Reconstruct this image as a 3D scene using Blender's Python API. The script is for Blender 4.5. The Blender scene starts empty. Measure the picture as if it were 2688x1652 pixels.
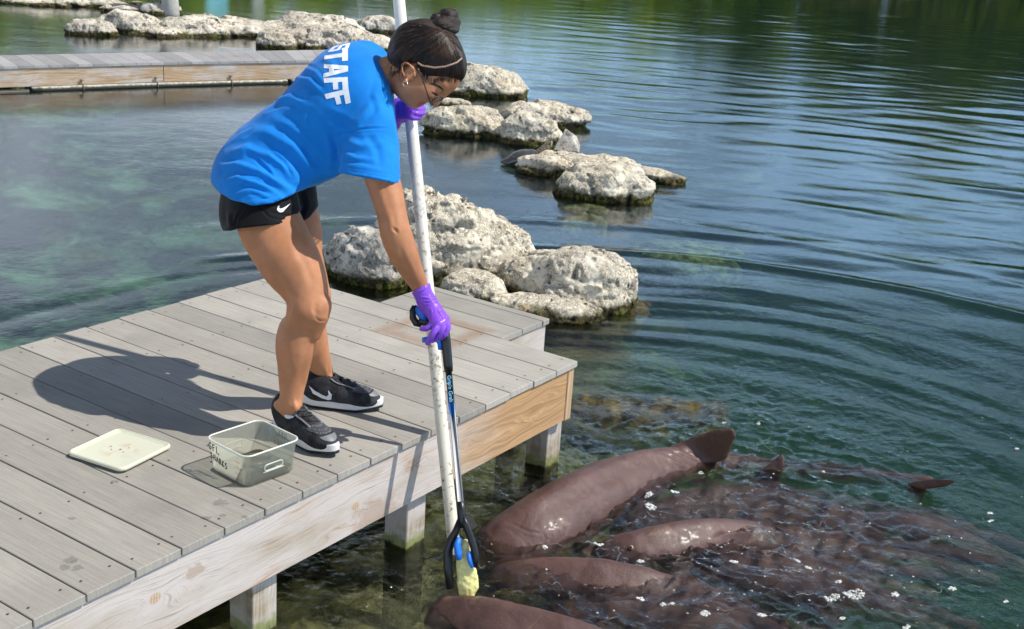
import bpy, math, random
import numpy as np
from mathutils import Vector, Matrix

sc = bpy.context.scene
COL = sc.collection
rad = math.radians

# ------------------------------------------------------------------ camera
W, H, F = 2688.0, 1652.0, 3294.65           # photograph's frame and focal length in its pixels
YAW, PITCH, ROLL = 0.977, -0.321, 0.065
C = np.array([-3.741, -2.22, 1.607])        # eye 1.6 m above the near dock's boards (z = 0)
WATER = -0.43

def _rot():
    f = np.array([math.cos(PITCH)*math.sin(YAW), math.cos(PITCH)*math.cos(YAW), math.sin(PITCH)])
    r = np.cross(f, [0, 0, 1]); r /= np.linalg.norm(r); u = np.cross(r, f)
    c, s = math.cos(ROLL), math.sin(ROLL)
    return np.array([c*r+s*u, -s*r+c*u, f])
R = _rot()
cam_d = bpy.data.cameras.new('camera'); cam = bpy.data.objects.new('camera', cam_d); COL.objects.link(cam)
cam_d.sensor_fit = 'HORIZONTAL'; cam_d.sensor_width = 36.0; cam_d.lens = 36.0*F/W
cam_d.clip_start = 0.05; cam_d.clip_end = 2000
m = Matrix(((R[0][0], R[1][0], -R[2][0], C[0]), (R[0][1], R[1][1], -R[2][1], C[1]), (R[0][2], R[1][2], -R[2][2], C[2]), (0, 0, 0, 1)))
cam.matrix_world = m
sc.camera = cam

# ------------------------------------------------------------------ sky, sun, exposure
SUN_AZ, SUN_EL = rad(149.5), rad(52.0)      # azimuth clockwise from +Y
wd = bpy.data.worlds.new('World'); sc.world = wd; wd.use_nodes = True
wn = wd.node_tree; wn.nodes.clear()
wo = wn.nodes.new('ShaderNodeOutputWorld'); bg = wn.nodes.new('ShaderNodeBackground')
sky = wn.nodes.new('ShaderNodeTexSky'); sky.sky_type = 'NISHITA'; sky.sun_disc = False
sky.sun_elevation = SUN_EL; sky.sun_rotation = SUN_AZ
sky.air_density = 1.0; sky.dust_density = 1.0; sky.ozone_density = 1.5
bg.inputs['Strength'].default_value = 0.07
def _world_clouds():
    n = wn.nodes; l = wn.links
    tc = n.new('ShaderNodeTexCoord'); mp = n.new('ShaderNodeMapping'); mp.inputs['Scale'].default_value = (1.0, 1.0, 3.6)
    l.new(tc.outputs['Generated'], mp.inputs['Vector'])
    nz = n.new('ShaderNodeTexNoise'); nz.inputs['Scale'].default_value = 2.6; nz.inputs['Detail'].default_value = 7; nz.inputs['Roughness'].default_value = 0.56
    l.new(mp.outputs['Vector'], nz.inputs['Vector'])
    mr = n.new('ShaderNodeMapRange'); mr.interpolation_type = 'SMOOTHSTEP'
    mr.inputs['From Min'].default_value = CLOUD_LO; mr.inputs['From Max'].default_value = CLOUD_HI
    l.new(nz.outputs['Fac'], mr.inputs['Value'])
    nz2 = n.new('ShaderNodeTexNoise'); nz2.inputs['Scale'].default_value = 7; nz2.inputs['Detail'].default_value = 5
    l.new(mp.outputs['Vector'], nz2.inputs['Vector'])
    cr = n.new('ShaderNodeMix'); cr.data_type = 'RGBA'
    cr.inputs['A'].default_value = (16, 27, 41, 1); cr.inputs['B'].default_value = (31, 34, 38, 1)
    lf = n.new('ShaderNodeVectorMath'); lf.operation = 'DOT_PRODUCT'; l.new(tc.outputs['Generated'], lf.inputs[0]); lf.inputs[1].default_value = (-math.cos(YAW), math.sin(YAW), 0)
    ad = n.new('ShaderNodeMath'); ad.operation = 'MULTIPLY_ADD'; l.new(lf.outputs['Value'], ad.inputs[0]); ad.inputs[1].default_value = .62; l.new(nz2.outputs['Fac'], ad.inputs[2])
    mq = n.new('ShaderNodeMapRange'); mq.interpolation_type = 'SMOOTHSTEP'; mq.inputs['From Min'].default_value = .40; mq.inputs['From Max'].default_value = .68; l.new(ad.outputs[0], mq.inputs['Value'])
    l.new(mq.outputs['Result'], cr.inputs['Factor'])
    mx = n.new('ShaderNodeMix'); mx.data_type = 'RGBA'
    sx = n.new('ShaderNodeSeparateXYZ'); l.new(tc.outputs['Generated'], sx.inputs[0])
    lowm = n.new('ShaderNodeMapRange'); lowm.interpolation_type = 'SMOOTHSTEP'; lowm.inputs['From Min'].default_value = .13; lowm.inputs['From Max'].default_value = .38; lowm.inputs['To Min'].default_value = 1; lowm.inputs['To Max'].default_value = .03
    l.new(sx.outputs['Z'], lowm.inputs['Value'])
    mm = n.new('ShaderNodeMath'); mm.operation = 'MULTIPLY'; l.new(mr.outputs['Result'], mm.inputs[0]); l.new(lowm.outputs['Result'], mm.inputs[1])
    l.new(mm.outputs[0], mx.inputs['Factor']); l.new(sky.outputs['Color'], mx.inputs['A']); l.new(cr.outputs['Result'], mx.inputs['B'])
    l.new(mx.outputs['Result'], bg.inputs['Color'])
CLOUD_LO, CLOUD_HI = 0.32, 0.56
_world_clouds()
wn.links.new(bg.outputs[0], wo.inputs['Surface'])
sd = bpy.data.lights.new('sun', 'SUN'); sd.energy = 5.0; sd.angle = rad(0.5); sd.color = (1.0, 0.955, 0.88)
sun = bpy.data.objects.new('sun', sd); COL.objects.link(sun)
SUN = np.array([math.sin(SUN_AZ)*math.cos(SUN_EL), math.cos(SUN_AZ)*math.cos(SUN_EL), math.sin(SUN_EL)])
sun.rotation_euler = Vector(SUN).to_track_quat('Z', 'Y').to_euler()
sun.location = (3, -4, 6)
sc.view_settings.view_transform = 'Standard'; sc.view_settings.look = 'None'
sc.view_settings.exposure = 0.0; sc.view_settings.gamma = 1.0; sc.view_settings.use_curve_mapping = False
sc.render.engine = 'CYCLES'
sc.cycles.max_bounces = 8; sc.cycles.transparent_max_bounces = 12; sc.cycles.use_denoising = True
sc.cycles.sample_clamp_indirect = 6.0; sc.cycles.volume_bounces = 1

# ------------------------------------------------------------------ picture <-> place
def proj(P):
    d = (np.asarray(P, float)-C) @ R.T
    return np.stack([W/2+F*d[..., 0]/d[..., 2], H/2-F*d[..., 1]/d[..., 2]], -1)
def ray(x, y):
    d = np.array([(x-W/2)/F, -(y-H/2)/F, 1.]) @ R
    return d/np.linalg.norm(d)
def onz(x, y, z=0.0):
    d = ray(x, y); return C+d*(z-C[2])/d[2]
def ony(x, y, Y=0.0):
    d = ray(x, y); return C+d*(Y-C[1])/d[1]
def at(x, y, dep):
    return C+(np.array([(x-W/2)/F, -(y-H/2)/F, 1.])*dep) @ R
def depth(P): return float((np.asarray(P, float)-C) @ R[2])
VH = np.array([math.sin(YAW), math.cos(YAW), 0.0])      # level direction the camera looks
VR = np.array([math.cos(YAW), -math.sin(YAW), 0.0])     # level direction to the right

# ------------------------------------------------------------------ objects
def tag(o, label=None, cat=None, group=None, kind=None):
    if label: o['label'] = label
    if cat: o['category'] = cat
    if group: o['group'] = group
    if kind: o['kind'] = kind
    return o
def empty(name, loc=(0, 0, 0), label=None, cat=None, group=None):
    o = bpy.data.objects.new(name, None); COL.objects.link(o); o.location = tuple(loc); o.empty_display_size = 0.1
    return tag(o, label, cat, group)
def mesh_data(name, V, Fc, smooth=True):
    me = bpy.data.meshes.new(name)
    V = np.asarray(V, np.float32)
    if isinstance(Fc, np.ndarray):
        nf, k = Fc.shape
        me.vertices.add(len(V)); me.vertices.foreach_set('co', V.ravel())
        me.loops.add(nf*k); me.loops.foreach_set('vertex_index', Fc.astype(np.int32).ravel())
        me.polygons.add(nf); me.polygons.foreach_set('loop_start', np.arange(0, nf*k, k, dtype=np.int32))
        me.update(calc_edges=True)
    else:
        me.from_pydata([tuple(map(float, v)) for v in V], [], Fc); me.update()
    me.polygons.foreach_set('use_smooth', [smooth]*len(me.polygons)); me.update()
    return me
def obj(name, V, Fc, mat, parent=None, smooth=True, **kw):
    me = mesh_data(name, V, Fc, smooth)
    if mat: me.materials.append(mat)
    o = bpy.data.objects.new(name, me); COL.objects.link(o)
    if parent is not None:
        o.parent = parent; o.matrix_parent_inverse = Matrix.Translation(-parent.location) if True else None
    return tag(o, **kw)
class MB:
    """collects shapes into one mesh"""
    def __init__(s): s.V = []; s.F = []
    def add(s, V, Fc):
        n = len(s.V); s.V += [tuple(map(float, v)) for v in V]; s.F += [tuple(int(i)+n for i in f) for f in Fc]; return s
    def box(s, lo, hi, b=0.0, ax=None, org=(0, 0, 0)):
        """axis box (optionally in a frame ax = 3 row vectors), chamfered by b"""
        lo = np.array(lo, float); hi = np.array(hi, float); c = (lo+hi)/2; h = (hi-lo)/2
        if b <= 0:
            V = np.array([[x, y, z] for x in (-1, 1) for y in (-1, 1) for z in (-1, 1)], float)*h+c
            Fc = [(0, 1, 3, 2), (4, 6, 7, 5), (0, 4, 5, 1), (2, 3, 7, 6), (0, 2, 6, 4), (1, 5, 7, 3)]
        else:
            V = []; idx = {}
            for x in (-1, 1):
                for y in (-1, 1):
                    for z in (-1, 1):
                        for a in range(3):
                            v = np.array([x, y, z], float)*(h-b); v[a] = (x, y, z)[a]*h[a]
                            idx[(x, y, z, a)] = len(V); V.append(v+c)
            V = np.array(V); Fc = []
            for a in range(3):
                o1, o2 = [(1, 2), (2, 0), (0, 1)][a]
                for sgn in (-1, 1):
                    q = []
                    for u, w in ((-1, -1), (1, -1), (1, 1), (-1, 1)):
                        k = [0, 0, 0]; k[a] = sgn; k[o1] = u; k[o2] = w; q.append(idx[(*k, a)])
                    Fc.append(tuple(q if sgn > 0 else q[::-1]))
            for a in range(3):      # edges along axis a
                o1, o2 = [(1, 2), (2, 0), (0, 1)][a]
                for u in (-1, 1):
                    for w in (-1, 1):
                        k0 = [0, 0, 0]; k0[a] = -1; k0[o1] = u; k0[o2] = w; k1 = list(k0); k1[a] = 1
                        q = [idx[(*k0, o1)], idx[(*k0, o2)], idx[(*k1, o2)], idx[(*k1, o1)]]
                        Fc.append(tuple(q if u*w < 0 else q[::-1]))
            for x in (-1, 1):
                for y in (-1, 1):
                    for z in (-1, 1):
                        q = [idx[(x, y, z, a)] for a in range(3)]
                        Fc.append(tuple(q if x*y*z > 0 else q[::-1]))
        if ax is not None: V = V @ np.array(ax, float)
        return s.add(V+np.array(org, float), Fc)
    def tube(s, pts, r, n=12, cap=True, closed=False, sq=1.0, up=None):
        pts = [np.array(p, float) for p in pts]; N = len(pts)
        if np.isscalar(r): r = [r]*N
        rings = []; prev = None
        for i, p in enumerate(pts):
            if closed: t = pts[(i+1) % N]-pts[i-1]
            else: t = pts[min(i+1, N-1)]-pts[max(i-1, 0)]
            t = t/(np.linalg.norm(t)+1e-12)
            if prev is None:
                u = np.cross(t, up if up is not None else ([0, 0, 1] if abs(t[2]) < .9 else [1, 0, 0]))
            else: u = prev-t*(prev@t)
            u = u/(np.linalg.norm(u)+1e-12); w = np.cross(t, u); prev = u
            rr = r[i]; ru, rw = (rr, rr*sq) if np.isscalar(rr) else rr
            rings.append([p+ru*math.cos(a)*u+rw*math.sin(a)*w for a in np.linspace(0, 2*math.pi, n, endpoint=False)])
        V = [v for rg in rings for v in rg]; Fc = []
        M = N if closed else N-1
        for i in range(M):
            for j in range(n):
                a = i*n+j; b = i*n+(j+1) % n; c = ((i+1) % N)*n+(j+1) % n; d = ((i+1) % N)*n+j
                Fc.append((a, b, c, d))
        if cap and not closed:
            Fc.append(tuple(range(n))[::-1]); Fc.append(tuple((N-1)*n+j for j in range(n)))
        return s.add(V, Fc)
    def ball(s, c, r, n=12, m_=8, ax=None):
        r = np.array([r]*3 if np.isscalar(r) else r, float); V = [(0, 0, 1)]
        for i in range(1, m_):
            t = math.pi*i/m_
            for j in range(n):
                a = 2*math.pi*j/n; V.append((math.sin(t)*math.cos(a), math.sin(t)*math.sin(a), math.cos(t)))
        V.append((0, 0, -1)); V = np.array(V)*r; Fc = []
        for j in range(n): Fc.append((0, 1+j, 1+(j+1) % n))
        for i in range(m_-2):
            for j in range(n):
                a = 1+i*n+j; b = 1+i*n+(j+1) % n; Fc.append((a, a+n, b+n, b))
        L = len(V)-1
        for j in range(n): Fc.append((L, 1+(m_-2)*n+(j+1) % n, 1+(m_-2)*n+j))
        if ax is not None: V = V @ np.array(ax, float)
        return s.add(V+np.array(c, float), Fc)
    def build(s, name, mat, parent=None, smooth=False, **kw):
        o = obj(name, np.array(s.V), s.F, mat, parent, smooth, **kw); return o

# ------------------------------------------------------------------ noise, fields
def _hash(ix, iy, iz, seed):
    h = (ix.astype(np.int64)*374761393+iy.astype(np.int64)*668265263+iz.astype(np.int64)*2147483647+seed*974634777) & 0xffffffff
    h = ((h ^ (h >> 13))*1274126177) & 0xffffffff
    h = ((h ^ (h >> 16))*2246822519) & 0xffffffff
    return ((h ^ (h >> 15)) & 0xffffff).astype(np.float32)/float(0xffffff)
def noise3(P, scale=1.0, seed=0):
    """value noise -1..1"""
    P = np.asarray(P, np.float32)*scale; i = np.floor(P); f = P-i; f = f*f*f*(f*(f*6-15)+10); i = i.astype(np.int64)
    r = 0
    for dx in (0, 1):
        wx = f[..., 0] if dx else 1-f[..., 0]
        for dy in (0, 1):
            wy = f[..., 1] if dy else 1-f[..., 1]
            for dz in (0, 1):
                wz = f[..., 2] if dz else 1-f[..., 2]
                r = r+wx*wy*wz*_hash(i[..., 0]+dx, i[..., 1]+dy, i[..., 2]+dz, seed)
    return r*2-1
def fbm(P, scale=1.0, oct=4, rough=0.5, seed=0):
    a = 1.0; s = 0; t = 0
    for k in range(oct):
        s = s+a*noise3(P, scale, seed+k*17); t += a; a *= rough; scale *= 2.03
    return s/t
def smin(a, b, k):
    if k <= 0: return np.minimum(a, b)
    h = np.maximum(k-np.abs(a-b), 0)/k
    return np.minimum(a, b)-h*h*k*0.25
class SDF:
    def __init__(s, lo, hi, res):
        s.lo = np.array(lo, float); s.res = res
        s.n = np.ceil((np.array(hi)-s.lo)/res).astype(int)+1
        s.v = np.full(s.n, 0.08, np.float32)
        s.ax = [s.lo[i]+res*np.arange(s.n[i]) for i in range(3)]
    def _sub(s, lo, hi):
        a = np.clip(np.floor((np.array(lo)-s.lo)/s.res).astype(int), 0, s.n); b = np.clip(np.ceil((np.array(hi)-s.lo)/s.res).astype(int)+1, 0, s.n)
        sl = tuple(slice(a[i], b[i]) for i in range(3))
        X = np.meshgrid(*[s.ax[i][sl[i]] for i in range(3)], indexing='ij')
        return sl, np.stack(X, -1).astype(np.float32)
    def op(s, lo, hi, fn, k, mode='u', pad=0.09):
        sl, P = s._sub(np.array(lo)-pad, np.array(hi)+pad)
        if 0 in s.v[sl].shape: return s
        d = fn(P).astype(np.float32)
        if mode == 'u': s.v[sl] = smin(s.v[sl], d, k)
        elif mode == 's': s.v[sl] = -smin(-s.v[sl], d, k)
        elif mode == 'i': s.v[sl] = -smin(-s.v[sl], -d, k)
        return s
    def cap(s, a, b, ra, rb, k=0.02, mode='u', flat=None):
        a = np.array(a, float); b = np.array(b, float)
        def fn(P):
            ab = b-a; L = ab@ab+1e-12; t = np.clip(((P-a)@ab)/L, 0, 1)
            q = P-(a+t[..., None]*ab)
            if flat is not None:      # flat = (direction, factor): body is thinner along direction
                n_, f_ = np.array(flat[0], float), flat[1]; n_ = n_/np.linalg.norm(n_); h = q@n_; q = q+(h*(1/f_-1))[..., None]*n_
                return (np.linalg.norm(q, axis=-1)-(ra+(rb-ra)*t))*min(1, f_)
            return np.linalg.norm(q, axis=-1)-(ra+(rb-ra)*t)
        m_ = max(ra, rb); return s.op(np.minimum(a, b)-m_, np.maximum(a, b)+m_, fn, k, mode)
    def chain(s, pts, rs, k=0.02, mode='u', flat=None, sub=5):
        """one smooth limb through the points (a spline), blended into the rest by k"""
        pts = np.array(pts, float); rs = np.array(rs, float); n = len(pts)
        if n > 2 and sub > 1:
            D = np.c_[pts, rs]; A = np.vstack([2*D[0]-D[1], D, 2*D[-1]-D[-2]]); out = []
            for i in range(n-1):
                p0, p1, p2, p3 = A[i:i+4]
                for t in np.linspace(0, 1, sub, endpoint=False):
                    out.append(.5*((2*p1)+(-p0+p2)*t+(2*p0-5*p1+4*p2-p3)*t*t+(-p0+3*p1-3*p2+p3)*t**3))
            out.append(D[-1]); D = np.array(out); pts, rs = D[:, :3], D[:, 3]
        T = SDF.__new__(SDF); m_ = rs.max()+.09
        a = np.clip(np.floor((pts.min(0)-m_-s.lo)/s.res).astype(int), 0, s.n); b = np.clip(np.ceil((pts.max(0)+m_-s.lo)/s.res).astype(int)+1, 0, s.n)
        if (b-a).min() <= 0: return s
        T.res = s.res; T.lo = s.lo+a*s.res; T.n = b-a; T.v = np.full(T.n, .08, np.float32); T.ax = [T.lo[i]+s.res*np.arange(T.n[i]) for i in range(3)]
        for i in range(len(pts)-1): T.cap(pts[i], pts[i+1], rs[i], rs[i+1], 0, 'u', flat)
        sl = tuple(slice(a[i], b[i]) for i in range(3))
        if mode == 'u': s.v[sl] = smin(s.v[sl], T.v, k)
        else: s.v[sl] = -smin(-s.v[sl], T.v, k)
        return s
    def ell(s, c, r, ax=None, k=0.02, mode='u'):
        c = np.array(c, float); r = np.array([r]*3 if np.isscalar(r) else r, float); A = np.eye(3) if ax is None else np.array(ax, float)
        def fn(P):
            q = (P-c) @ A.T.astype(np.float32); n0 = np.linalg.norm(q/r, axis=-1); n1 = np.linalg.norm(q/(r*r), axis=-1)+1e-9
            return n0*(n0-1)/n1
        m_ = r.max(); return s.op(c-m_, c+m_, fn, k, mode)
    def plane(s, p, n, k=0.0, lo=None, hi=None):
        """cut away the side the normal points to"""
        p = np.array(p, float); n = np.array(n, float); n /= np.linalg.norm(n)
        lo = s.lo if lo is None else lo; hi = s.lo+s.res*s.n if hi is None else hi
        return s.op(lo, hi, lambda P: (P-p)@n, k, 'i', pad=0)
    def mesh(s, relax=2):
        v = s.v; ins = v < 0
        nx, ny, nz = v.shape
        cnt = np.zeros((nx-1, ny-1, nz-1), np.float32); acc = np.zeros((nx-1, ny-1, nz-1, 3), np.float32)
        for a in range(3):
            sh = [slice(None)]*3; sh2 = [slice(None)]*3; sh[a] = slice(0, -1); sh2[a] = slice(1, None)
            v0 = v[tuple(sh)]; v1 = v[tuple(sh2)]; cr = (v0 < 0) != (v1 < 0)
            I = np.argwhere(cr); t = v0[cr]/(v0[cr]-v1[cr])
            Pp = I.astype(np.float32); Pp[:, a] += t
            o = [i for i in range(3) if i != a]
            for d1 in (0, -1):
                for d2 in (0, -1):
                    J = I.copy(); J[:, o[0]] += d1; J[:, o[1]] += d2
                    ok = (J >= 0).all(1) & (J < np.array(cnt.shape)).all(1)
                    J = J[ok]; np.add.at(cnt, tuple(J.T), 1); np.add.at(acc, tuple(J.T), Pp[ok])
        cells = np.argwhere(cnt > 0); idx = -np.ones(cnt.shape, np.int64); idx[tuple(cells.T)] = np.arange(len(cells))
        V = acc[tuple(cells.T)]/cnt[tuple(cells.T)][:, None]
        V = V*s.res+s.lo
        Q = []
        for a in range(3):
            sh = [slice(None)]*3; sh2 = [slice(None)]*3; sh[a] = slice(0, -1); sh2[a] = slice(1, None)
            v0 = v[tuple(sh)] < 0; v1 = v[tuple(sh2)] < 0
            b, c = [(1, 2), (2, 0), (0, 1)][a]
            for fl in (0, 1):
                I = np.argwhere((v0 & ~v1) if fl == 0 else (~v0 & v1))
                if not len(I): continue
                ok = (I[:, b] > 0) & (I[:, c] > 0) & (I[:, b] < v.shape[b]-1) & (I[:, c] < v.shape[c]-1); I = I[ok]
                def g(db, dc):
                    J = I.copy(); J[:, b] += db; J[:, c] += dc; return idx[tuple(J.T)]
                q = np.stack([g(-1, -1), g(0, -1), g(0, 0), g(-1, 0)], 1)
                Q.append(q if fl == 0 else q[:, ::-1])
        Q = np.concatenate(Q); Q = Q[(Q >= 0).all(1)]
        for _ in range(relax):
            S = np.zeros_like(V); n = np.zeros(len(V), np.float32)
            for i, j in ((0, 1), (1, 2), (2, 3), (3, 0)):
                for p_, q_ in ((i, j), (j, i)):
                    np.add.at(S, Q[:, p_], V[Q[:, q_]]); np.add.at(n, Q[:, p_], 1)
            V = V*0.45+0.55*S/np.maximum(n, 1)[:, None]
        return V.astype(np.float64), Q
def normals(V, Q):
    V = np.asarray(V, float); n = np.cross(V[Q[:, 2]]-V[Q[:, 0]], V[Q[:, 3]]-V[Q[:, 1]]); N = np.zeros_like(V)
    for j in range(4): np.add.at(N, Q[:, j], n)
    return N/(np.linalg.norm(N, axis=1)[:, None]+1e-12)
def subdiv(V, Q):
    """one linear split of a quad mesh"""
    E = np.sort(np.concatenate([Q[:, [0, 1]], Q[:, [1, 2]], Q[:, [2, 3]], Q[:, [3, 0]]]), 1)
    U, inv = np.unique(E, axis=0, return_inverse=True); inv = inv.ravel(); n = len(Q); nv = len(V)
    e = inv.reshape(4, n)+nv; c = np.arange(n)+nv+len(U)
    V2 = np.concatenate([V, (V[U[:, 0]]+V[U[:, 1]])/2, V[Q].mean(1)])
    q = [np.stack([Q[:, 0], e[0], c, e[3]], 1), np.stack([Q[:, 1], e[1], c, e[0]], 1), np.stack([Q[:, 2], e[2], c, e[1]], 1), np.stack([Q[:, 3], e[3], c, e[2]], 1)]
    return V2, np.concatenate(q)

# ------------------------------------------------------------------ materials
class Mat:
    """small node-building helper"""
    def __init__(s, name, rough=0.6, spec=0.5):
        s.m = bpy.data.materials.new(name); s.m.use_nodes = True; s.t = s.m.node_tree; s.n = s.t.nodes; s.l = s.t.links
        s.b = s.n['Principled BSDF']; s.out = s.n['Material Output']; s.b.inputs['Roughness'].default_value = rough
        s.b.inputs['Specular IOR Level'].default_value = spec
    def node(s, t, ins=None, **kw):
        nd = s.n.new(t)
        for k, v in kw.items(): setattr(nd, k, v)
        for k, v in (ins or {}).items():
            if hasattr(v, 'is_linked') or isinstance(v, bpy.types.NodeSocket): s.l.new(v, nd.inputs[k])
            else: nd.inputs[k].default_value = v
        return nd
    def obj(s): return s.node('ShaderNodeTexCoord').outputs['Object']
    def pos(s): return s.node('ShaderNodeNewGeometry').outputs['Position']
    def map(s, v, scale=(1, 1, 1), rot=(0, 0, 0), loc=(0, 0, 0)): return s.node('ShaderNodeMapping', {'Vector': v, 'Scale': scale, 'Rotation': rot, 'Location': loc}).outputs[0]
    def noise(s, v, scale, detail=4, rough=0.55, dist=0.0, out='Fac'):
        return s.node('ShaderNodeTexNoise', {'Vector': v, 'Scale': scale, 'Detail': detail, 'Roughness': rough, 'Distortion': dist}).outputs[out]
    def voro(s, v, scale, out='Distance', feat='F1', rnd=1.0):
        return s.node('ShaderNodeTexVoronoi', {'Vector': v, 'Scale': scale, 'Randomness': rnd}, feature=feat).outputs[out]
    def rng(s, v, a, b, c=0.0, d=1.0, smooth=True):
        return s.node('ShaderNodeMapRange', {'Value': v, 'From Min': a, 'From Max': b, 'To Min': c, 'To Max': d}, interpolation_type='SMOOTHSTEP' if smooth else 'LINEAR').outputs[0]
    def math(s, op, a, b=0.0, c=0.0):
        nd = s.n.new('ShaderNodeMath'); nd.operation = op
        for i, v in enumerate((a, b, c)):
            if isinstance(v, bpy.types.NodeSocket): s.l.new(v, nd.inputs[i])
            else: nd.inputs[i].default_value = v
        return nd.outputs[0]
    def mix(s, f, a, b, mode='MIX'):
        nd = s.n.new('ShaderNodeMix'); nd.data_type = 'RGBA'; nd.blend_type = mode
        for k, v in (('Factor', f), ('A', a), ('B', b)):
            if isinstance(v, bpy.types.NodeSocket): s.l.new(v, nd.inputs[k] if k == 'Factor' else [i for i in nd.inputs if i.name == k and i.type == 'RGBA'][0])
            elif k == 'Factor': nd.inputs[k].default_value = v
            else: [i for i in nd.inputs if i.name == k and i.type == 'RGBA'][0].default_value = (*v, 1) if len(v) == 3 else v
        return [o for o in nd.outputs if o.type == 'RGBA'][0]
    def sep(s, v): return s.node('ShaderNodeSeparateXYZ', {'Vector': v}).outputs
    def bump(s, h, strength=0.3, dist=0.01, normal=None):
        ins = {'Height': h, 'Strength': strength, 'Distance': dist}
        if normal is not None: ins['Normal'] = normal
        return s.node('ShaderNodeBump', ins).outputs[0]
    def color(s, c):
        if isinstance(c, bpy.types.NodeSocket): s.l.new(c, s.b.inputs['Base Color'])
        else: s.b.inputs['Base Color'].default_value = (*c, 1)
        return s
    def set(s, **kw):
        for k, v in kw.items():
            k = k.replace('_', ' ')
            if isinstance(v, bpy.types.NodeSocket): s.l.new(v, s.b.inputs[k])
            else: s.b.inputs[k].default_value = v
        return s
def plain(name, col, rough=0.5, bump=0.0, bs=60.0, var=0.0, spec=0.5, metal=0.0):
    M = Mat(name, rough, spec); c = col; v = M.obj()
    if var: c = M.mix(M.noise(v, 14), tuple(x*(1-var) for x in col), tuple(min(1, x*(1+var)) for x in col))
    M.color(c)
    if bump: M.set(Normal=M.bump(M.noise(v, bs), 0.5, bump))
    M.b.inputs['Metallic'].default_value = metal
    return M.m
# ================================================================== materials of the setting
def m_deck(name, base, rust=False):
    M = Mat(name, 0.72, 0.3); p = M.pos(); inf = M.node('ShaderNodeObjectInfo')
    off = M.node('ShaderNodeVectorMath', {0: p}, operation='ADD')
    rv = M.node('ShaderNodeCombineXYZ', {'X': M.math('MULTIPLY', inf.outputs['Random'], 7.0), 'Y': M.math('MULTIPLY', inf.outputs['Random'], 31.0)})
    M.l.new(rv.outputs[0], off.inputs[1]); q = off.outputs[0]
    grain = M.noise(M.map(q, (150, 5, 5) if not name.startswith('far') else (40, 40, 5)), 1.0, 5, .62)
    fine = M.noise(q, 160, 2, .6); blot = M.noise(q, 3.2, 5, .6); speck = M.voro(q, 55)
    dark = tuple(x*.62 for x in base); lite = tuple(min(1, x*1.2) for x in base)
    c = M.mix(M.rng(grain, .25, .75), tuple(x*.80 for x in base), tuple(x*1.13 for x in base))
    c = M.mix(M.math('MULTIPLY', M.rng(fine, .3, .7), .28), c, tuple(x*1.25 for x in base))
    c = M.mix(M.math('MULTIPLY', M.rng(blot, .42, .7), .45), c, tuple(x*.66 for x in base))
    c = M.mix(M.math('MULTIPLY', M.rng(speck, .0, .10, 1, 0), .35), c, (.10, .09, .08))
    tone = M.math('MULTIPLY_ADD', inf.outputs['Random'], 0.34, 0.80)
    tn = M.node('ShaderNodeCombineXYZ', {'X': tone, 'Y': tone, 'Z': M.math('MULTIPLY', tone, .985)})
    c = M.mix(1.0, c, tn.outputs[0], 'MULTIPLY')
    if rust:      # rust ghost of a square plate that stood on the boards, and old wet prints
        xyz = M.sep(p)
        ax_, ay_ = RUST
        dx = M.math('ABSOLUTE', M.math('SUBTRACT', xyz['X'], ax_)); dy = M.math('ABSOLUTE', M.math('SUBTRACT', xyz['Y'], ay_))
        d = M.math('ABSOLUTE', M.math('SUBTRACT', M.math('MAXIMUM', dx, dy), .135))
        n2 = M.noise(p, 22, 4, .6)
        ring = M.math('MULTIPLY', M.rng(M.math('ADD', d, M.math('MULTIPLY', M.math('SUBTRACT', n2, .5), .05)), .0, .06, 1, 0), .5)
        inn = M.math('MULTIPLY', M.rng(M.math('MAXIMUM', dx, dy), .13, .17, 1, 0), M.rng(n2, .45, .7, 0, .35))
        c = M.mix(M.math('MAXIMUM', ring, inn), c, (.27, .135, .06))
        for (wx, wy, wr) in WETS:
            d2 = M.node('ShaderNodeVectorMath', {0: p, 1: (wx, wy, 0)}, operation='DISTANCE').outputs['Value']
            k = M.rng(M.math('ADD', d2, M.math('MULTIPLY', M.math('SUBTRACT', M.noise(p, 70, 3), .5), wr*1.9)), wr*.7, wr*.82, .5, 0)
            c = M.mix(k, c, (.13, .125, .115))
    M.color(c); M.set(Normal=M.bump(grain, .35, .0012, M.bump(fine, .4, .0006)))
    return M.m
RUST = onz(1140, 868)[:2]
WETS = [(*onz(x, y)[:2], r) for x, y, r in ((540, 1360, .018), (578, 1320, .024), (585, 1352, .013), (640, 1357, .012), (185, 1470, .02), (205, 1490, .018), (170, 1490, .016), (195, 1475, .012), (300, 1265, .014), (190, 1360, .012))]

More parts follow.
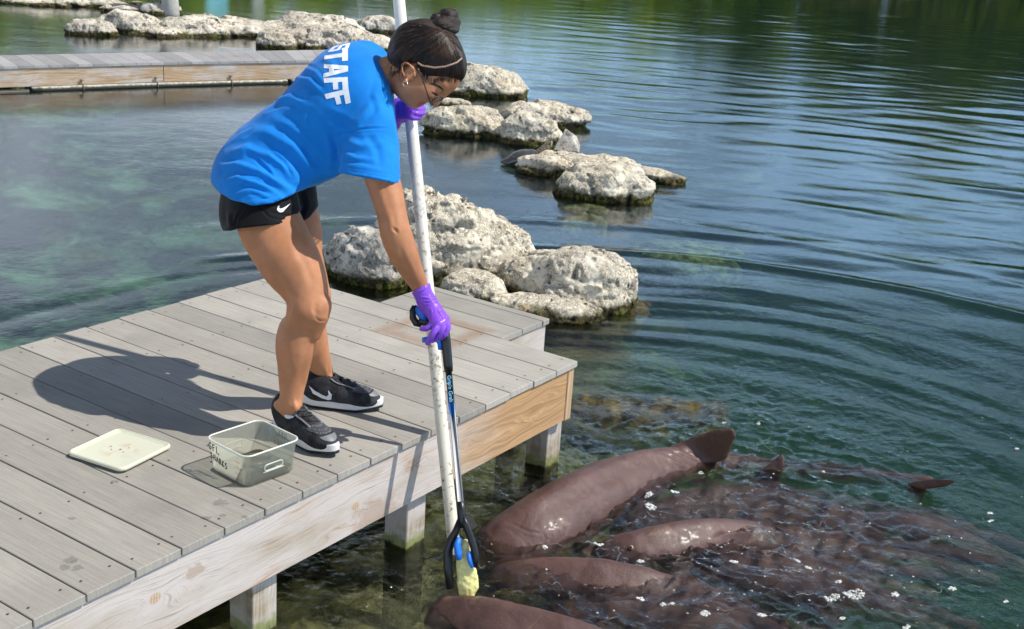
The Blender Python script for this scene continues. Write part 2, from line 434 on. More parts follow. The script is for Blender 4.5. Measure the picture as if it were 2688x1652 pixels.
def m_wood(name, white=0.7, warm=(.50, .30, .145), ax='X', orange_from=None, knots=(), green=False, damp=0):
    """sawn softwood: ax is the grain direction; white = how far the whitewash has stayed"""
    M = Mat(name, 0.8, 0.25); p = M.pos(); inf = M.node('ShaderNodeObjectInfo')
    q = M.node('ShaderNodeVectorMath', {0: p, 1: (0, 0, 0)}, operation='ADD'); M.l.new(M.node('ShaderNodeCombineXYZ', {'Z': M.math('MULTIPLY', inf.outputs['Random'], 9.0)}).outputs[0], q.inputs[1]); q = q.outputs[0]
    xyz = M.sep(p); A = xyz[ax]; Z = xyz['Z']
    # rings pushed aside round each knot
    warp = M.math('MULTIPLY', M.math('SUBTRACT', M.noise(M.map(q, {'X': (1.6, 1.6, 6), 'Y': (1.6, 1.6, 6), 'Z': (6, 6, 1.6)}[ax]), 1, 3), .5), .16)
    cross = Z if ax != 'Z' else xyz['X']
    kn = None
    for (kx, kz, kr) in knots:
        dx = M.math('MULTIPLY', M.math('SUBTRACT', A, kx), .42); dz = M.math('SUBTRACT', cross, kz)
        rr = M.math('SQRT', M.math('ADD', M.math('MULTIPLY', dx, dx), M.math('MULTIPLY', dz, dz)))
        push = M.math('MULTIPLY', M.math('DIVIDE', kr*kr*2.6, M.math('ADD', rr, kr*.8)), M.math('SIGN', dz))
        warp = M.math('ADD', warp, push)
        dx2 = M.math('MULTIPLY', M.math('SUBTRACT', A, kx), .8)
        r2 = M.math('SQRT', M.math('ADD', M.math('MULTIPLY', dx2, dx2), M.math('MULTIPLY', dz, dz)))
        k1 = M.rng(r2, kr*.55, kr*.9, 1, 0); kn = k1 if kn is None else M.math('MAXIMUM', kn, k1)
    v = M.math('MULTIPLY', M.math('ADD', cross, warp), 95.0)
    cv = M.node('ShaderNodeCombineXYZ', {'X': v, 'Y': M.math('MULTIPLY', A, 1.3)}).outputs[0]
    ring = M.noise(cv, .95, 4, .62); fine = M.noise(cv, 4.2, 3, .7)
    c = M.mix(M.rng(ring, .32, .68), tuple(x*.68 for x in warm), tuple(min(1, x*1.15) for x in warm))
    c = M.mix(M.math('MULTIPLY', M.rng(fine, .5, .75), .35), c, tuple(x*.45 for x in warm))
    wn_ = M.noise(M.map(q, (2.2, 2.2, 7)), 1.0, 6, .62)
    wf = M.rng(M.math('ADD', wn_, M.math('MULTIPLY', M.math('SUBTRACT', ring, .5), .5)), .72-white*.5, .98-white*.5)
    if orange_from is not None:
        wf = M.math('MULTIPLY', wf, M.rng(M.math('ADD', A, M.math('MULTIPLY', M.math('SUBTRACT', wn_, .5), .8)), orange_from-.25, orange_from+.25, 1, .0))
    wf = M.math('MULTIPLY', wf, .93)
    pale = M.mix(M.rng(M.noise(M.map(q, (3, 3, 9)), 1.0, 3), .4, .7), (.57, .52, .49), (.44, .39, .33))
    c = M.mix(wf, c, pale)
    gl = M.rng(M.math('ADD', fine, M.math('MULTIPLY', ring, .8)), .96, 1.12, 0, .62)
    c = M.mix(gl, c, (.22, .20, .18))
    if kn is not None: c = M.mix(M.math('MULTIPLY', kn, .7), c, M.mix(M.math('MULTIPLY_ADD', M.math('SINE', M.math('MULTIPLY', r2, 900.0)), .5, .5), (.38, .22, .11), (.56, .40, .24)))
    spots = M.voro(M.map(q, (9, 9, 13)), 1.0); c = M.mix(M.rng(spots, .02, .06, .55, 0), c, (.20, .12, .09))
    if orange_from is not None:   # two raw patches where the wash has flaked away
        for (px_, pz_, pr_) in PATCH:
            dx = M.math('MULTIPLY', M.math('SUBTRACT', A, px_), .5); dz = M.math('SUBTRACT', Z, pz_)
            d = M.math('ADD', M.math('SQRT', M.math('ADD', M.math('MULTIPLY', dx, dx), M.math('MULTIPLY', dz, dz))), M.math('MULTIPLY', M.math('SUBTRACT', M.noise(p, 26, 4, .7), .5), .09))
            c = M.mix(M.rng(d, pr_*.5, pr_*1.15, .5, 0), c, M.mix(ring, (.25, .15, .09), (.42, .27, .17)))
    if green:
        gz = M.math('ADD', Z, M.math('MULTIPLY', M.math('SUBTRACT', M.noise(p, 35, 4, .65), .5), .07))
        c = M.mix(M.rng(gz, WATER+.018, WATER+.06, .85, 0), c, M.mix(M.noise(p, 60, 3), (.09, .115, .02), (.24, .27, .05)))
        c = M.mix(M.rng(gz, WATER-.01, WATER+.012, .9, 0), c, (.03, .028, .018))
    M.color(c); M.set(Normal=M.bump(M.math('ADD', ring, M.math('MULTIPLY', fine, .5)), .7, .0022))
    return M.m
PATCH = [(ony(985, 1345, .01)[0], ony(985, 1345, .01)[2], .055), (ony(1075, 1190, .01)[0]+.02, -.10, .02), (ony(520, 1490, .01)[0], ony(520, 1490, .01)[2], .018)]
def m_rock(name, pale=(.60, .545, .44), grey=(.30, .285, .25), seaweed=0.045, warmth=0.25, sc_=1.0):
    M = Mat(name, 0.88, 0.25); p = M.pos(); o = M.obj(); Z = M.sep(p)['Z']
    n1 = M.noise(p, 3.2*sc_, 7, .62); n2 = M.noise(p, 15*sc_, 6, .72, .8); n3 = M.noise(p, 85*sc_, 4, .75)
    c = M.mix(M.rng(n1, .38, .64), grey, pale)
    c = M.mix(M.rng(n2, .36, .50), tuple(x*.36 for x in grey), c)
    c = M.mix(M.rng(n2, .54, .74, 0, .8), c, (.74, .69, .59))
    c = M.mix(M.rng(M.noise(p, 1.7*sc_, 3, .5, 1.0), .58, .68, 0, warmth), c, (.60, .43, .23))
    pit = M.voro(M.map(p, (1, 1, 1.25)), 19*sc_); pm = M.rng(M.math('ADD', pit, M.math('MULTIPLY', n3, .12)), .16, .34, 1, 0); pk = M.rng(M.noise(p, 3.4*sc_, 3), .44, .56)
    pm = M.math('MULTIPLY', pm, pk); c = M.mix(M.math('MULTIPLY', pm, .85), c, (.045, .04, .035))
    c = M.mix(M.rng(n3, .56, .7, 0, .55), c, (.12, .11, .10))
    worm = M.rng(M.math('ABSOLUTE', M.math('SUBTRACT', M.noise(p, 38*sc_, 4, .65, 2.2), .5)), .014, .05, .85, 0)
    worm = M.math('MULTIPLY', worm, M.rng(M.noise(p, 5*sc_, 2), .36, .52))
    c = M.mix(worm, c, (.13, .11, .085))
    zz = M.math('ADD', Z, M.math('MULTIPLY', M.math('SUBTRACT', M.noise(p, 9, 5, .7), .5), seaweed*2.6))
    alg = M.mix(M.rng(M.noise(p, 30, 4, .7), .4, .62), (.018, .016, .010), M.mix(M.rng(M.noise(p, 5, 3), .45, .62), (.11, .085, .03), (.14, .15, .02)))
    c = M.mix(M.rng(zz, WATER+seaweed*.75, WATER+seaweed*1.7, 1, 0), c, alg)
    M.color(c)
    h = M.math('ADD', M.math('MULTIPLY', n2, .9), M.math('MULTIPLY', n3, .35)); h = M.math('SUBTRACT', h, M.math('MULTIPLY', M.math('ADD', pm, M.math('MULTIPLY', worm, .45)), .6))
    M.set(Normal=M.bump(h, .7, .014/sc_)); return M.m

# ================================================================== near dock
MD = m_deck('deck_composite', (.385, .360, .322), rust=True)
dock = empty('dock', (-1.2, .75, WATER), 'near grey boardwalk platform on square posts that the woman stands on, whitewashed edge board', 'dock')
PW, DEP, TH = 0.1435, 1.52, 0.023
def plank(x0, x1, y0, y1, z=0.0, mat=MD, parent=dock):
    return MB().box((x0+.0022, y0, z-TH), (x1-.0022, y1, z), .0016).build('plank', mat, parent)
random.seed(4)
for i in range(0, 26):
    j = random.uniform(-.002, .002)
    plank(-(i+1)*PW, -i*PW, j, DEP+random.uniform(-.003, .003), random.uniform(-.0008, .0008))
EY = .346
for i in range(3):
    w = PW if i < 2 else .045
    if i == 2: plank(2*PW, 2*PW+.048, EY, .965, 0)
    else: plank(i*PW, (i+1)*PW, EY+random.uniform(-.002, .002), .962)
M_scr = plain('rusty_screw', (.10, .055, .035), .6)
sb = MB()
for i in range(0, 26):
    for fx in (.026, PW-.026):
        for yy in (.055, .42, .78, 1.14, 1.465):
            x = -i*PW-fx+random.uniform(-.004, .004); y = yy+random.uniform(-.01, .01)
            V = [(x+.0036*math.cos(a), y+.0036*math.sin(a), .0016) for a in np.linspace(0, 2*math.pi, 7)[:-1]]
            sb.add(V, [tuple(range(6))])
sb.build('screw_heads', M_scr, dock, kind='stuff')
k1, k2, k3 = ony(407, 1571, .01), ony(933, 1330, .01), ony(1081, 1234, .01)
MF = m_wood('whitewashed_board', 1.02, ax='X', orange_from=-.62, knots=[(k1[0], k1[2], .020), (k2[0], k2[2], .018), (k3[0], k3[2], .010), (-.26, -.16, .012)])
FB = -.228
def board(name, lo, hi, mat, parent, **kw): return MB().box(lo, hi, .003).build(name, mat, parent, **kw)
board('edge_board', (-3.7, .010, FB), (-.047, .050, -TH-.001), MF, dock, label='whitewashed edge board turning orange brown towards its right end')
MFS = m_wood('side_board_wood', .35, ax='Y')
MEND = m_wood('end_grain', .30, (.56, .38, .22), ax='Z')
board('side_board', (-.044, .0085, FB-.003), (-.004, EY+.01, -TH-.001), MEND, dock)
board('side_board', (.285, EY+.052, FB), (.325, .95, -TH-.001), MFS, dock)
board('edge_board', (-.002, EY+.010, FB+.02), (.325, EY+.050, -TH-.001), m_wood('white_board', 1.25, ax='X'), dock, label='short white edge board of the set-back corner')
board('side_board', (-3.7, DEP-.055, FB), (-.01, DEP-.015, -TH-.001), MFS, dock)
for x in np.arange(-3.3, -.1, .405): board('joist', (x, .052, -.20), (x+.038, DEP-.057, -TH-.001), MFS, dock)
MP = m_wood('post_wood', .85, (.40, .31, .20), ax='Z', green=True)
for px in (1459, 1118, 727, 180):
    X = ony(px, 1300, .055)[0] if px > 200 else -2.22
    board('post', (X-.095, .053, -1.5), (X, .148, -TH-.002), MP, dock)
for X in (-.03, -.84, -1.53, -2.22): board('post', (X-.09, DEP-.15, -2.6), (X, DEP-.057, -TH-.002), MP, dock)
board('post', (.22, EY+.055, -1.6), (.31, EY+.145, -TH-.002), MP, dock)

# ================================================================== far boardwalk
ZF = -.195
MDF = m_deck('far_deck_composite', (.36, .35, .355))
MFF = m_wood('far_board_wood', .62, (.50, .34, .20), ax='X', knots=())
fw = empty('boardwalk', (4.6, 7.3, WATER), 'far grey boardwalk across the lagoon, brown board edge low over the water', 'boardwalk')
def fpt(px, py, z=ZF): return onz(px, py, z)
x5 = np.array([40, 240, 440, 630, 825, 1025, 1205, 1395, 1580, 1765, 1930, 2125, 2300])/4.922
y5 = 130+(220-(x5*4.922-40)*55/2260)/4.922
x6 = 500+np.array([25, 245, 455, 665, 880, 1085, 1295, 1500, 1690, 1900])/6.1525
y6 = 130+(203-25*((x6-500)*6.1525-25)/1875)/6.1525
FX = np.concatenate([x5, x6]); FY = np.concatenate([y5, y6]); k = np.arange(len(FX))
pf = np.polyfit(k, FX, 2); pg = np.polyfit(k, FY, 2)
Fr = {}; Bk = {}
for i in range(-9, 27):
    fx = np.polyval(pf, i); fy = np.polyval(pg, i) if i > -1 else np.polyval(pg, 0)-(i)*(-0)+(-i)*0.92
    Fr[i] = fpt(fx, fy); bx = (10+183*(i-1))/4.922; Bk[i] = fpt(bx, 145.5-bx*.0195+bx*bx*3e-6)
for i in range(-9, 26):
    a, b, c, d = Fr[i], Fr[i+1], Bk[i+1], Bk[i]
    g = .012; a2 = a+(b-a)*g; b2 = b-(b-a)*g; d2 = d+(c-d)*g; c2 = c-(c-d)*g
    V = [a2, b2, c2, d2]+[v-[0, 0, TH] for v in (a2, b2, c2, d2)]
    obj('plank', V, [(0, 1, 2, 3), (7, 6, 5, 4), (0, 4, 5, 1), (1, 5, 6, 2), (2, 6, 7, 3), (3, 7, 4, 0)], MDF, fw, smooth=False)
def ribbon(i0, i1, off, th, z0, z1, name, mat, parent, side=Fr, **kw):
    V = []; n = 0
    ks = np.linspace(i0, i1, max(2, int((i1-i0)*1.5)+2))
    for kk in ks:
        i = int(math.floor(min(kk, 25.999))); t = kk-i; p = side[i]*(1-t)+side[i+1]*t; q = Bk[i]*(1-t)+Bk[i+1]*t; w = (Fr[i]*(1-t)+Fr[i+1]*t)
        nrm = (q-w)/np.linalg.norm(q-w)
        for o_ in (off, off+th):
            for z in (z0, z1): V.append((*(p+nrm*o_)[:2], z))
    Fc = []
    N = len(ks)
    for i in range(N-1):
        a = i*4; b = a+4
        Fc += [(a, b, b+1, a+1), (a+2, a+3, b+3, b+2), (a+1, b+1, b+3, a+3), (a, a+2, b+2, b)]
    Fc += [(0, 1, 3, 2), ((N-1)*4, (N-1)*4+2, (N-1)*4+3, (N-1)*4+1)]
    return obj(name, V, Fc, mat, parent, smooth=False, **kw)
ribbon(-9, 10.93, .012, .035, -.392, ZF-TH-.001, 'edge_board', MFF, fw)
ribbon(10.98, 26, .012, .035, -.392, ZF-TH-.001, 'edge_board', MFF, fw)
ribbon(-9, 26, -.05, .035, -.392, ZF-TH-.001, 'side_board', MFF, fw, side=Bk)
for i in (-6, 1, 8, 15, 22):
    for t in (.1, .85):
        p = Fr[i]*(1-t)+Bk[i]*t; MB().box((p[0]-.045, p[1]-.045, -2.6), (p[0]+.045, p[1]+.045, ZF-TH-.002), .003).build('post', MP, fw)
def fcurve(px, off):
    kk = np.interp(px, [np.polyval(pf, i) for i in range(-9, 27)], range(-9, 27)); i = int(kk); t = kk-i
    i = min(i, 25); p = Fr[i]*(1-t)+Fr[i+1]*t; q = Bk[i]*(1-t)+Bk[i+1]*t; n = (q-p)/np.linalg.norm(q-p); return p+n*off
M_pipe = Mat('pipe_plastic', .5); zz = M_pipe.sep(M_pipe.pos())['Z']
M_pipe.color(M_pipe.mix(M_pipe.rng(M_pipe.math('ADD', zz, M_pipe.math('MULTIPLY', M_pipe.math('SUBTRACT', M_pipe.noise(M_pipe.pos(), 30, 5, .7), .5), .05)), WATER+.022, WATER+.042), (.035, .032, .02), (.50, .48, .38))); M_pipe = M_pipe.m
def floatpipe(x0, x1, dz, lab):
    pts = [np.array([*fcurve(x, -.035)[:2], WATER+dz]) for x in np.linspace(x0, x1, 24)]
    MB().tube(pts, .030, 10).build('pipe', M_pipe, None, True, label=lab, cat='pipe')
floatpipe(78, 752, .012, 'long pale floating pipe lashed along the far boardwalk edge')
floatpipe(-60, 70, -.008, 'dirty floating pipe end low in the water at the left of the far boardwalk')
floatpipe(764, 980, .012, 'floating pipe that runs on behind the blue shirt')
M_rope = plain('rope_fibre', (.20, .15, .10), .9, .002, 200)
for px in (212, 408, 605, 20):
    c = fcurve(px, -.035); o = c+[0, 0, 0]; n = (c-fcurve(px, 0)); n /= np.linalg.norm(n); t = np.array([-n[1], n[0], 0])
    b = MB(); zc = WATER+.012
    pts = [c*[1, 1, 0]+[0, 0, 0]+n*(.036*math.sin(a))*1.0+np.array([0, 0, zc+.037*math.cos(a)]) for a in np.linspace(0, 2*math.pi, 17)[:-1]]
    b.tube(pts, .0045, 6, closed=True)
    w = fcurve(px, .006)*[1, 1, 0]
    b.tube([c*[1, 1, 0]+np.array([0, 0, zc+.037])-n*.02, w+np.array([0, 0, -.375])+n*.004, w+np.array([0, 0, -.345])+n*.004], .0045, 6)
    b.tube([w+t*.02+n*.006+np.array([0, 0, -.345]), w+n*.014+np.array([0, 0, -.352]), w-t*.02+n*.006+np.array([0, 0, -.342])], .005, 6)
    b.ball(w+n*.008+np.array([0, 0, -.345]), .011, 8, 5)
    which = {212: 'knotted rope lashing left of the board joint on the far boardwalk', 408: 'knotted rope lashing beside the board joint on the far boardwalk', 605: 'knotted rope lashing nearest the blue shirt on the far boardwalk', 20: 'rope lashing at the left end of the far boardwalk'}[px]
    if px != 20: b.build('rope', M_rope, None, True, label=which, cat='rope', group='rope lashings on the far boardwalk')
# ================================================================== limestone boulders
MR = m_rock('limestone', pale=(.86, .765, .585), grey=(.74, .675, .55)); MRF = m_rock('far_limestone', (.86, .78, .63), (.72, .65, .54), .04, .2, .55)
MRG = m_rock('grey_limestone', (.72, .67, .59), (.46, .435, .39), .045, .1, .9)
RG = 'limestone boulders in the lagoon'
def rock(label, blobs, cuts=(), res=.02, split=1, amp=.03, seed=1, mat=None, k=.10, name='boulder', group=RG, cat='boulder', flat=1.0):
    """blobs: (centre px, front waterline py, half width px, top py, depth ratio[, turn])"""
    E = []
    for b in blobs:
        cx, yf, hw, top, br = b[:5]; yaw = b[5] if len(b) > 5 else 0
        P0 = onz(cx, yf, WATER); mpp = depth(P0)/F; a = hw*mpp; bb = a*br; c = P0+VH*bb*(1-abs(math.sin(yaw))*.0)
        c[2] = WATER
        h = .1
        for _ in range(12):      # height whose crest shows at the wanted row
            y = min(proj(c+VH*bb*t+[0, 0, h*math.sqrt(max(0, 1-t*t))])[1] for t in (0, .2, .4, .6, .8)); h += (y-top)*mpp*.9; h = max(h, .02)
        cs, sn = math.cos(yaw), math.sin(yaw)
        A = np.array([VR*cs+VH*sn, -VR*sn+VH*cs, [0, 0, 1]])
        E.append((c, (a, bb, h), A))
    lo = np.min([c-max(r) for c, r, A in E], 0)-.12; hi = np.max([c+max(r) for c, r, A in E], 0)+.12
    lo[2] = WATER-.45; hi[2] = max(c[2]+r[2] for c, r, A in E)+.12
    S = SDF(lo, hi, res); S.v[:] = .4
    for c, r, A in E:
        S.op(c-max(r), c+max(r), lambda P: np.abs(1)*_sup(P, c, r, A), k, pad=.4)
    X = np.stack(np.meshgrid(*S.ax, indexing='ij'), -1)
    s_ = max(.25, max(max(r[:2]) for c, r, A in E)); X = X*np.array([1, 1, 2.4])
    S.v += (fbm(X, 2.0/s_, 3, .5, seed)*amp*1.25*min(1, s_/.5)+(fbm(X, 6.0/s_, 4, .55, seed+5)*.7+1.5*np.clip(1-np.abs(noise3(X, 2.0/s_, seed+6))*14, 0, 1))*amp*.8).astype(np.float32)
    for (p0, p1, r0, r1) in cuts: S.cap(p0, p1, r0, r1, .02, 's')
    V, Q = S.mesh(1)
    for _ in range(split): V, Q = subdiv(V, Q)
    N = normals(V, Q)
    n1 = fbm(V, 24, 4, .62, seed+9); n2 = fbm(V, 60, 3, .6, seed+11)
    d = amp*(.22*(n1-.35*np.abs(n1))+.20*n2)
    pitn = noise3(V, 34, seed+3); d -= amp*.55*np.clip(pitn-.45, 0, 1)**.7
    V = V+N*d[:, None]
    return obj(name, V, Q, mat or MR, None, True, label=label, cat=cat, group=group)
def _sup(P, c, r, A):
    """boxy ellipsoid distance (flatter top, steeper side)"""
    q = (P-c.astype(np.float32)) @ np.array(A, np.float32).T/np.array(r, np.float32)
    n = (np.abs(q)**2.5).sum(-1)**(1/2.5); return (n-1)*min(r)*(.45+.55*min(1, 1))
rock('long dark-footed boulder left of the biggest white one, behind the arm', [(955, 752, 112, 600, .62, -.45), (900, 715, 55, 625, .8)], res=.018, amp=.028, seed=2, mat=MRG)
rock('tall white pitted boulder behind the pole, highest of the near group', [(1118, 745, 130, 512, .6), (1215, 740, 150, 556, .6), (1060, 742, 80, 552, .6), (1315, 715, 92, 612, .5)], res=.018, amp=.026, k=.11, seed=3)
rock('big rounded white boulder at the right of the near group', [(1530, 822, 138, 645, .8), (1400, 790, 105, 668, .8), (1600, 795, 70, 690, .9)], res=.018, amp=.028, seed=6)
rock('small white boulder wedged in the middle of the near group', [(1235, 808, 92, 706, .8)], res=.014, amp=.02, seed=8)
rock('low white slab at the foot of the near group, by the dock corner', [(1400, 838, 125, 775, .45), (1470, 843, 90, 800, .5)], res=.014, amp=.02, seed=9)
rock('small tan stone tucked beside the dock corner', [(1378, 838, 34, 792, .8)], res=.01, amp=.006, seed=10, mat=m_rock('tan_stone', (.62, .46, .28), (.48, .34, .2), .02, .5), cat='stone')
rock('boulder with a trailing right tip in front of the turtle', [(1530, 470, 165, 402, .5), (1585, 530, 140, 425, .6), (1715, 480, 72, 448, .4), (1420, 462, 62, 415, .6)], res=.022, amp=.035, seed=12)
rock('flat wide boulder with two humps behind the turtle', [(1215, 360, 112, 272, .5), (1430, 335, 118, 262, .6), (1390, 383, 78, 300, .6)], res=.024, amp=.036, seed=14)
rock('little boulder just under the woman\'s face', [(1190, 287, 48, 257, .6)], res=.02, amp=.02, seed=15)
rock('rounded boulder directly behind the woman\'s forehead', [(1265, 255, 118, 168, .6), (1180, 235, 70, 165, .6)], res=.025, amp=.035, seed=16)
FG = 'pale ledge of rocks beyond the far boardwalk'
rock('low tapered boulder at the left tip of the far ledge', [(225, 93, 72, 48, .5)], res=.035, amp=.04, seed=20, mat=MRF, group=FG)
rock('slanting slab leaning on the tapered boulder of the far ledge', [(325, 86, 92, 30, .45)], res=.035, amp=.045, seed=21, mat=MRF, group=FG)
rock('long low ledge stretching along the middle of the far rocks', [(400, 96, 95, 72, .4), (490, 95, 110, 44, .5), (610, 95, 120, 47, .45), (735, 96, 90, 50, .5)], res=.04, amp=.05, seed=22, mat=MRF, group=FG)
rock('highest mound of the far ledge, grey slabs on its back', [(830, 100, 130, 33, .5), (760, 98, 80, 50, .5)], res=.04, amp=.055, seed=23, mat=MRF, group=FG)
rock('right end block of the far ledge by the pole', [(990, 86, 64, 40, .5)], res=.035, amp=.04, seed=24, mat=MRF, group=FG)
rock('round boulder in front of the far ledge above the shirt', [(718, 128, 56, 79, .7)], res=.03, amp=.035, seed=25, mat=MRF, group=FG)
rock('wide pitted boulder in front of the far ledge behind the shirt collar', [(860, 132, 135, 66, .5), (975, 134, 75, 92, .5)], res=.035, amp=.045, seed=26, mat=MRF, group=FG)
rock('long cream boulder behind the far ledge', [(315, 33, 58, 11, .6)], res=.05, amp=.04, seed=27, mat=MRF, group=FG)
rock('grey blocky boulder beside the pale stump', [(400, 38, 44, 3, .6), (455, 36, 25, 8, .6)], res=.05, amp=.045, seed=28, mat=MRF, group=FG)
rock('thin far ledge in the top left corner', [(60, 14, 110, -14, .5), (210, 18, 120, -6, .3), (320, 12, 70, -2, .3)], res=.06, amp=.05, seed=29, mat=MRF, group=FG)
p = onz(447, 38, WATER)
MB().tube([p-[0, 0, .3], p+[0, 0, .2], p-VR*.10+[0, 0, 1.1]], [.16, .13, .11], 10).build('stump', plain('dead_wood', (.46, .435, .39), .9, .02, 18, .3), None, True, label='pale leaning dead stump among the farthest rocks', cat='stump')
def sunken(label, px, py, z, a, b, h, mat, seed, yaw=0.0):
    c = onz(px, py, z); cs, sn = math.cos(yaw), math.sin(yaw); A = np.array([VR*cs+VH*sn, -VR*sn+VH*cs, [0, 0, 1]])
    S = SDF(c-max(a, b)-.1, c+max(a, b)+.1, .022); S.v[:] = .4; S.op(c-max(a, b), c+max(a, b), lambda P: _sup(P, c, (a, b, h), A), 0, pad=.3)
    X = np.stack(np.meshgrid(*S.ax, indexing='ij'), -1); S.v += (fbm(X, 5, 4, .6, seed)*.07).astype(np.float32)
    V, Q = S.mesh(1); V, Q = subdiv(V, Q); V = V+normals(V, Q)*(fbm(V, 26, 3, .6, seed+1)*.012)[:, None]
    return obj('sunken_rock', V, Q, mat, None, True, label=label, cat='sunken rock', group='rocks under the water')
def m_sunk(name, c1, c2):
    M = Mat(name, .9, .1); p = M.pos(); M.color(M.mix(M.rng(M.noise(p, 13, 5, .7), .38, .62), c1, c2)); M.set(Normal=M.bump(M.noise(p, 30, 4, .6), .8, .02)); return M.m
MG1 = m_sunk('green_sunken_stone', (.05, .09, .03), (.30, .40, .16)); MG2 = m_sunk('weedy_stone', (.035, .028, .012), (.24, .18, .055)); MG3 = m_sunk('yellow_sunken_stone', (.16, .18, .06), (.50, .52, .24))
sunken('pale green rock under the surface right of the big white boulder', 1800, 722, -.66, .30, .16, .13, MG1, 71)
sunken('small yellowish rock under the surface below the boulder with the trailing tip', 1530, 600, -.62, .14, .08, .09, MG3, 72)
sunken('weed-covered brown rock just under the surface off the dock corner', 1690, 1118, -.56, .34, .10, .115, MG2, 73, .1)
sunken('brown weedy rock at the foot of the big rounded white boulder', 1590, 842, -.53, .26, .12, .105, MG2, 74, .5)
sunken('dull green rock deep between the dock corner and the weedy rock', 1640, 985, -.86, .30, .16, .12, m_sunk('dull_sunken_stone', (.04, .06, .025), (.15, .20, .08)), 75)
# pale angular block the turtle rests against: a leaning faceted stone
def block():
    c = onz(1486, 432, WATER); m_ = depth(c)/F
    c = c+VH*.12; zb = WATER+.10
    P = lambda u, v, z: c+VR*u*m_+VH*v+np.array([0, 0, z-c[2]])
    V = [P(-38, -.05, zb), P(34, -.06, zb-.02), P(38, .18, zb), P(-22, .2, zb), P(-8, .02, zb+.165), P(1, .0, zb+.16), P(24, .10, zb+.10), P(-4, .1, zb+.15)]
    Fc = [(0, 1, 5, 4), (1, 2, 6), (1, 6, 5), (2, 3, 7, 6), (3, 0, 4, 7), (4, 5, 7), (5, 6, 7), (0, 3, 2, 1)]
    import bmesh
    me = mesh_data('t', V, Fc); bm = bmesh.new(); bm.from_mesh(me); bmesh.ops.triangulate(bm, faces=bm.faces)
    bmesh.ops.subdivide_edges(bm, edges=bm.edges, cuts=9, use_grid_fill=True)
    bm.verts.ensure_lookup_table(); A = np.array([v.co[:] for v in bm.verts]); A = A+noise3(A, 9, 3)[:, None]*np.array([.012, .012, .012])+fbm(A, 40, 3, .6, 4)[:, None]*.006
    for v, a in zip(bm.verts, A): v.co = a
    bm.to_mesh(me); bm.free(); me.materials.append(MRG); o = bpy.data.objects.new('angular_stone', me); COL.objects.link(o)
    tag(o, 'pointed pale triangular stone right beside the turtle\'s head', 'stone')
block()
# ================================================================== pond bed, water, shore
SH = onz(1700, 1420, WATER)      # middle of the feeding sharks
def smooth(x, a, b):
    t = np.clip((x-a)/(b-a), 0, 1); return t*t*(3-2*t)
def bed_z(X, Y):
    P = np.stack([X, Y, X*0], -1)
    # shallow rubble along the near dock, deeper to the right, a mid-depth shelf in the lagoon
    e = np.stack([X-0.05, Y+0.1], -1)
    along = np.clip(-Y*1.0+.0, -3, 9)
    right = (X-(-.2))*.62+(-Y)*.55
    z = -.78-1.6*smooth(right, -.3, 3.0)
    lag = smooth(Y, .9, 2.4); z = z*(1-lag)+(-1.25+.22*fbm(P, .8, 3, .5, 41))*lag
    z = z+.10*fbm(P, 1.7, 4, .6, 42)+.035*fbm(P, 7, 3, .6, 43)
    d = np.hypot(X-C[0], Y-C[1]); z = z-1.2*smooth(d, 14, 30)
    return z
def polar(ang, rr):
    A, Rr = np.meshgrid(ang, rr, indexing='ij')
    X = C[0]+np.sin(A)*Rr; Y = C[1]+np.cos(A)*Rr
    n, m_ = A.shape; i = np.arange(n)[:, None]; j = np.arange(m_-1)[None]
    i2 = (i+1) % n
    Q = np.stack([i*m_+j+0*i, i2*m_+j, i2*m_+j+1, i*m_+j+1], -1).reshape(-1, 4)
    return X.ravel(), Y.ravel(), Q, n, m_
fine = np.linspace(YAW-rad(33), YAW+rad(33), 520); rest = np.linspace(YAW+rad(33), YAW-rad(33)+2*math.pi, 62)[1:-1]
ang = np.concatenate([fine, rest])
# --- bed
X, Y, Q, n, m_ = polar(np.concatenate([np.linspace(YAW-rad(33), YAW+rad(33), 260), rest]), np.concatenate([[.05], np.geomspace(.4, 25, 420), np.geomspace(30, 95, 12)]))
Z = bed_z(X, Y)
M = Mat('pond_bed', .9, .15); p = M.pos(); Zs = M.sep(p)
vr = M.voro(p, 7.5); vr2 = M.voro(p, 17); n1 = M.noise(p, 3.0, 6, .65); n2 = M.noise(p, 20, 5, .7); big = M.noise(M.map(p, (.75, .75, .2)), 1.0, 5, .6, .8)
olive = M.mix(M.rng(vr2, .1, .55), (.42, .37, .14), (.06, .055, .022)); olive = M.mix(M.rng(n2, .4, .62, 0, .8), olive, (.50, .45, .22)); olive = M.mix(M.rng(n1, .5, .66, 0, .8), olive, (.03, .032, .016))
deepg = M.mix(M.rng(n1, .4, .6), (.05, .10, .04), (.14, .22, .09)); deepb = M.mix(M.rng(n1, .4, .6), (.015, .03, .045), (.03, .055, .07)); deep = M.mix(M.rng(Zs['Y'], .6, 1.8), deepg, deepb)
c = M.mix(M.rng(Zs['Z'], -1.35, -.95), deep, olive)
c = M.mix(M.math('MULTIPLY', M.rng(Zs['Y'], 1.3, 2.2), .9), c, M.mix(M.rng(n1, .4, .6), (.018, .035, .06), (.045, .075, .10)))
sand = M.mix(M.rng(n2, .35, .65), (.30, .60, .50), (.56, .80, .58))
lag = M.math('MULTIPLY', M.rng(Zs['Y'], 1.2, 2.2), M.rng(M.math('ADD', Zs['X'], M.math('MULTIPLY', Zs['Y'], -.55)), .9, -.9))
c = M.mix(M.math('MULTIPLY', lag, M.rng(M.math('ADD', big, M.math('MULTIPLY', n1, .45)), .72, .84)), c, sand)
spk = M.math('MULTIPLY', M.rng(M.noise(M.map(p, (1, 1, .3)), 2.4, 4, .6), .56, .68), M.rng(Zs['X'], -.2, .8)); c = M.mix(M.math('MULTIPLY', spk, .8), c, (.30, .36, .12))
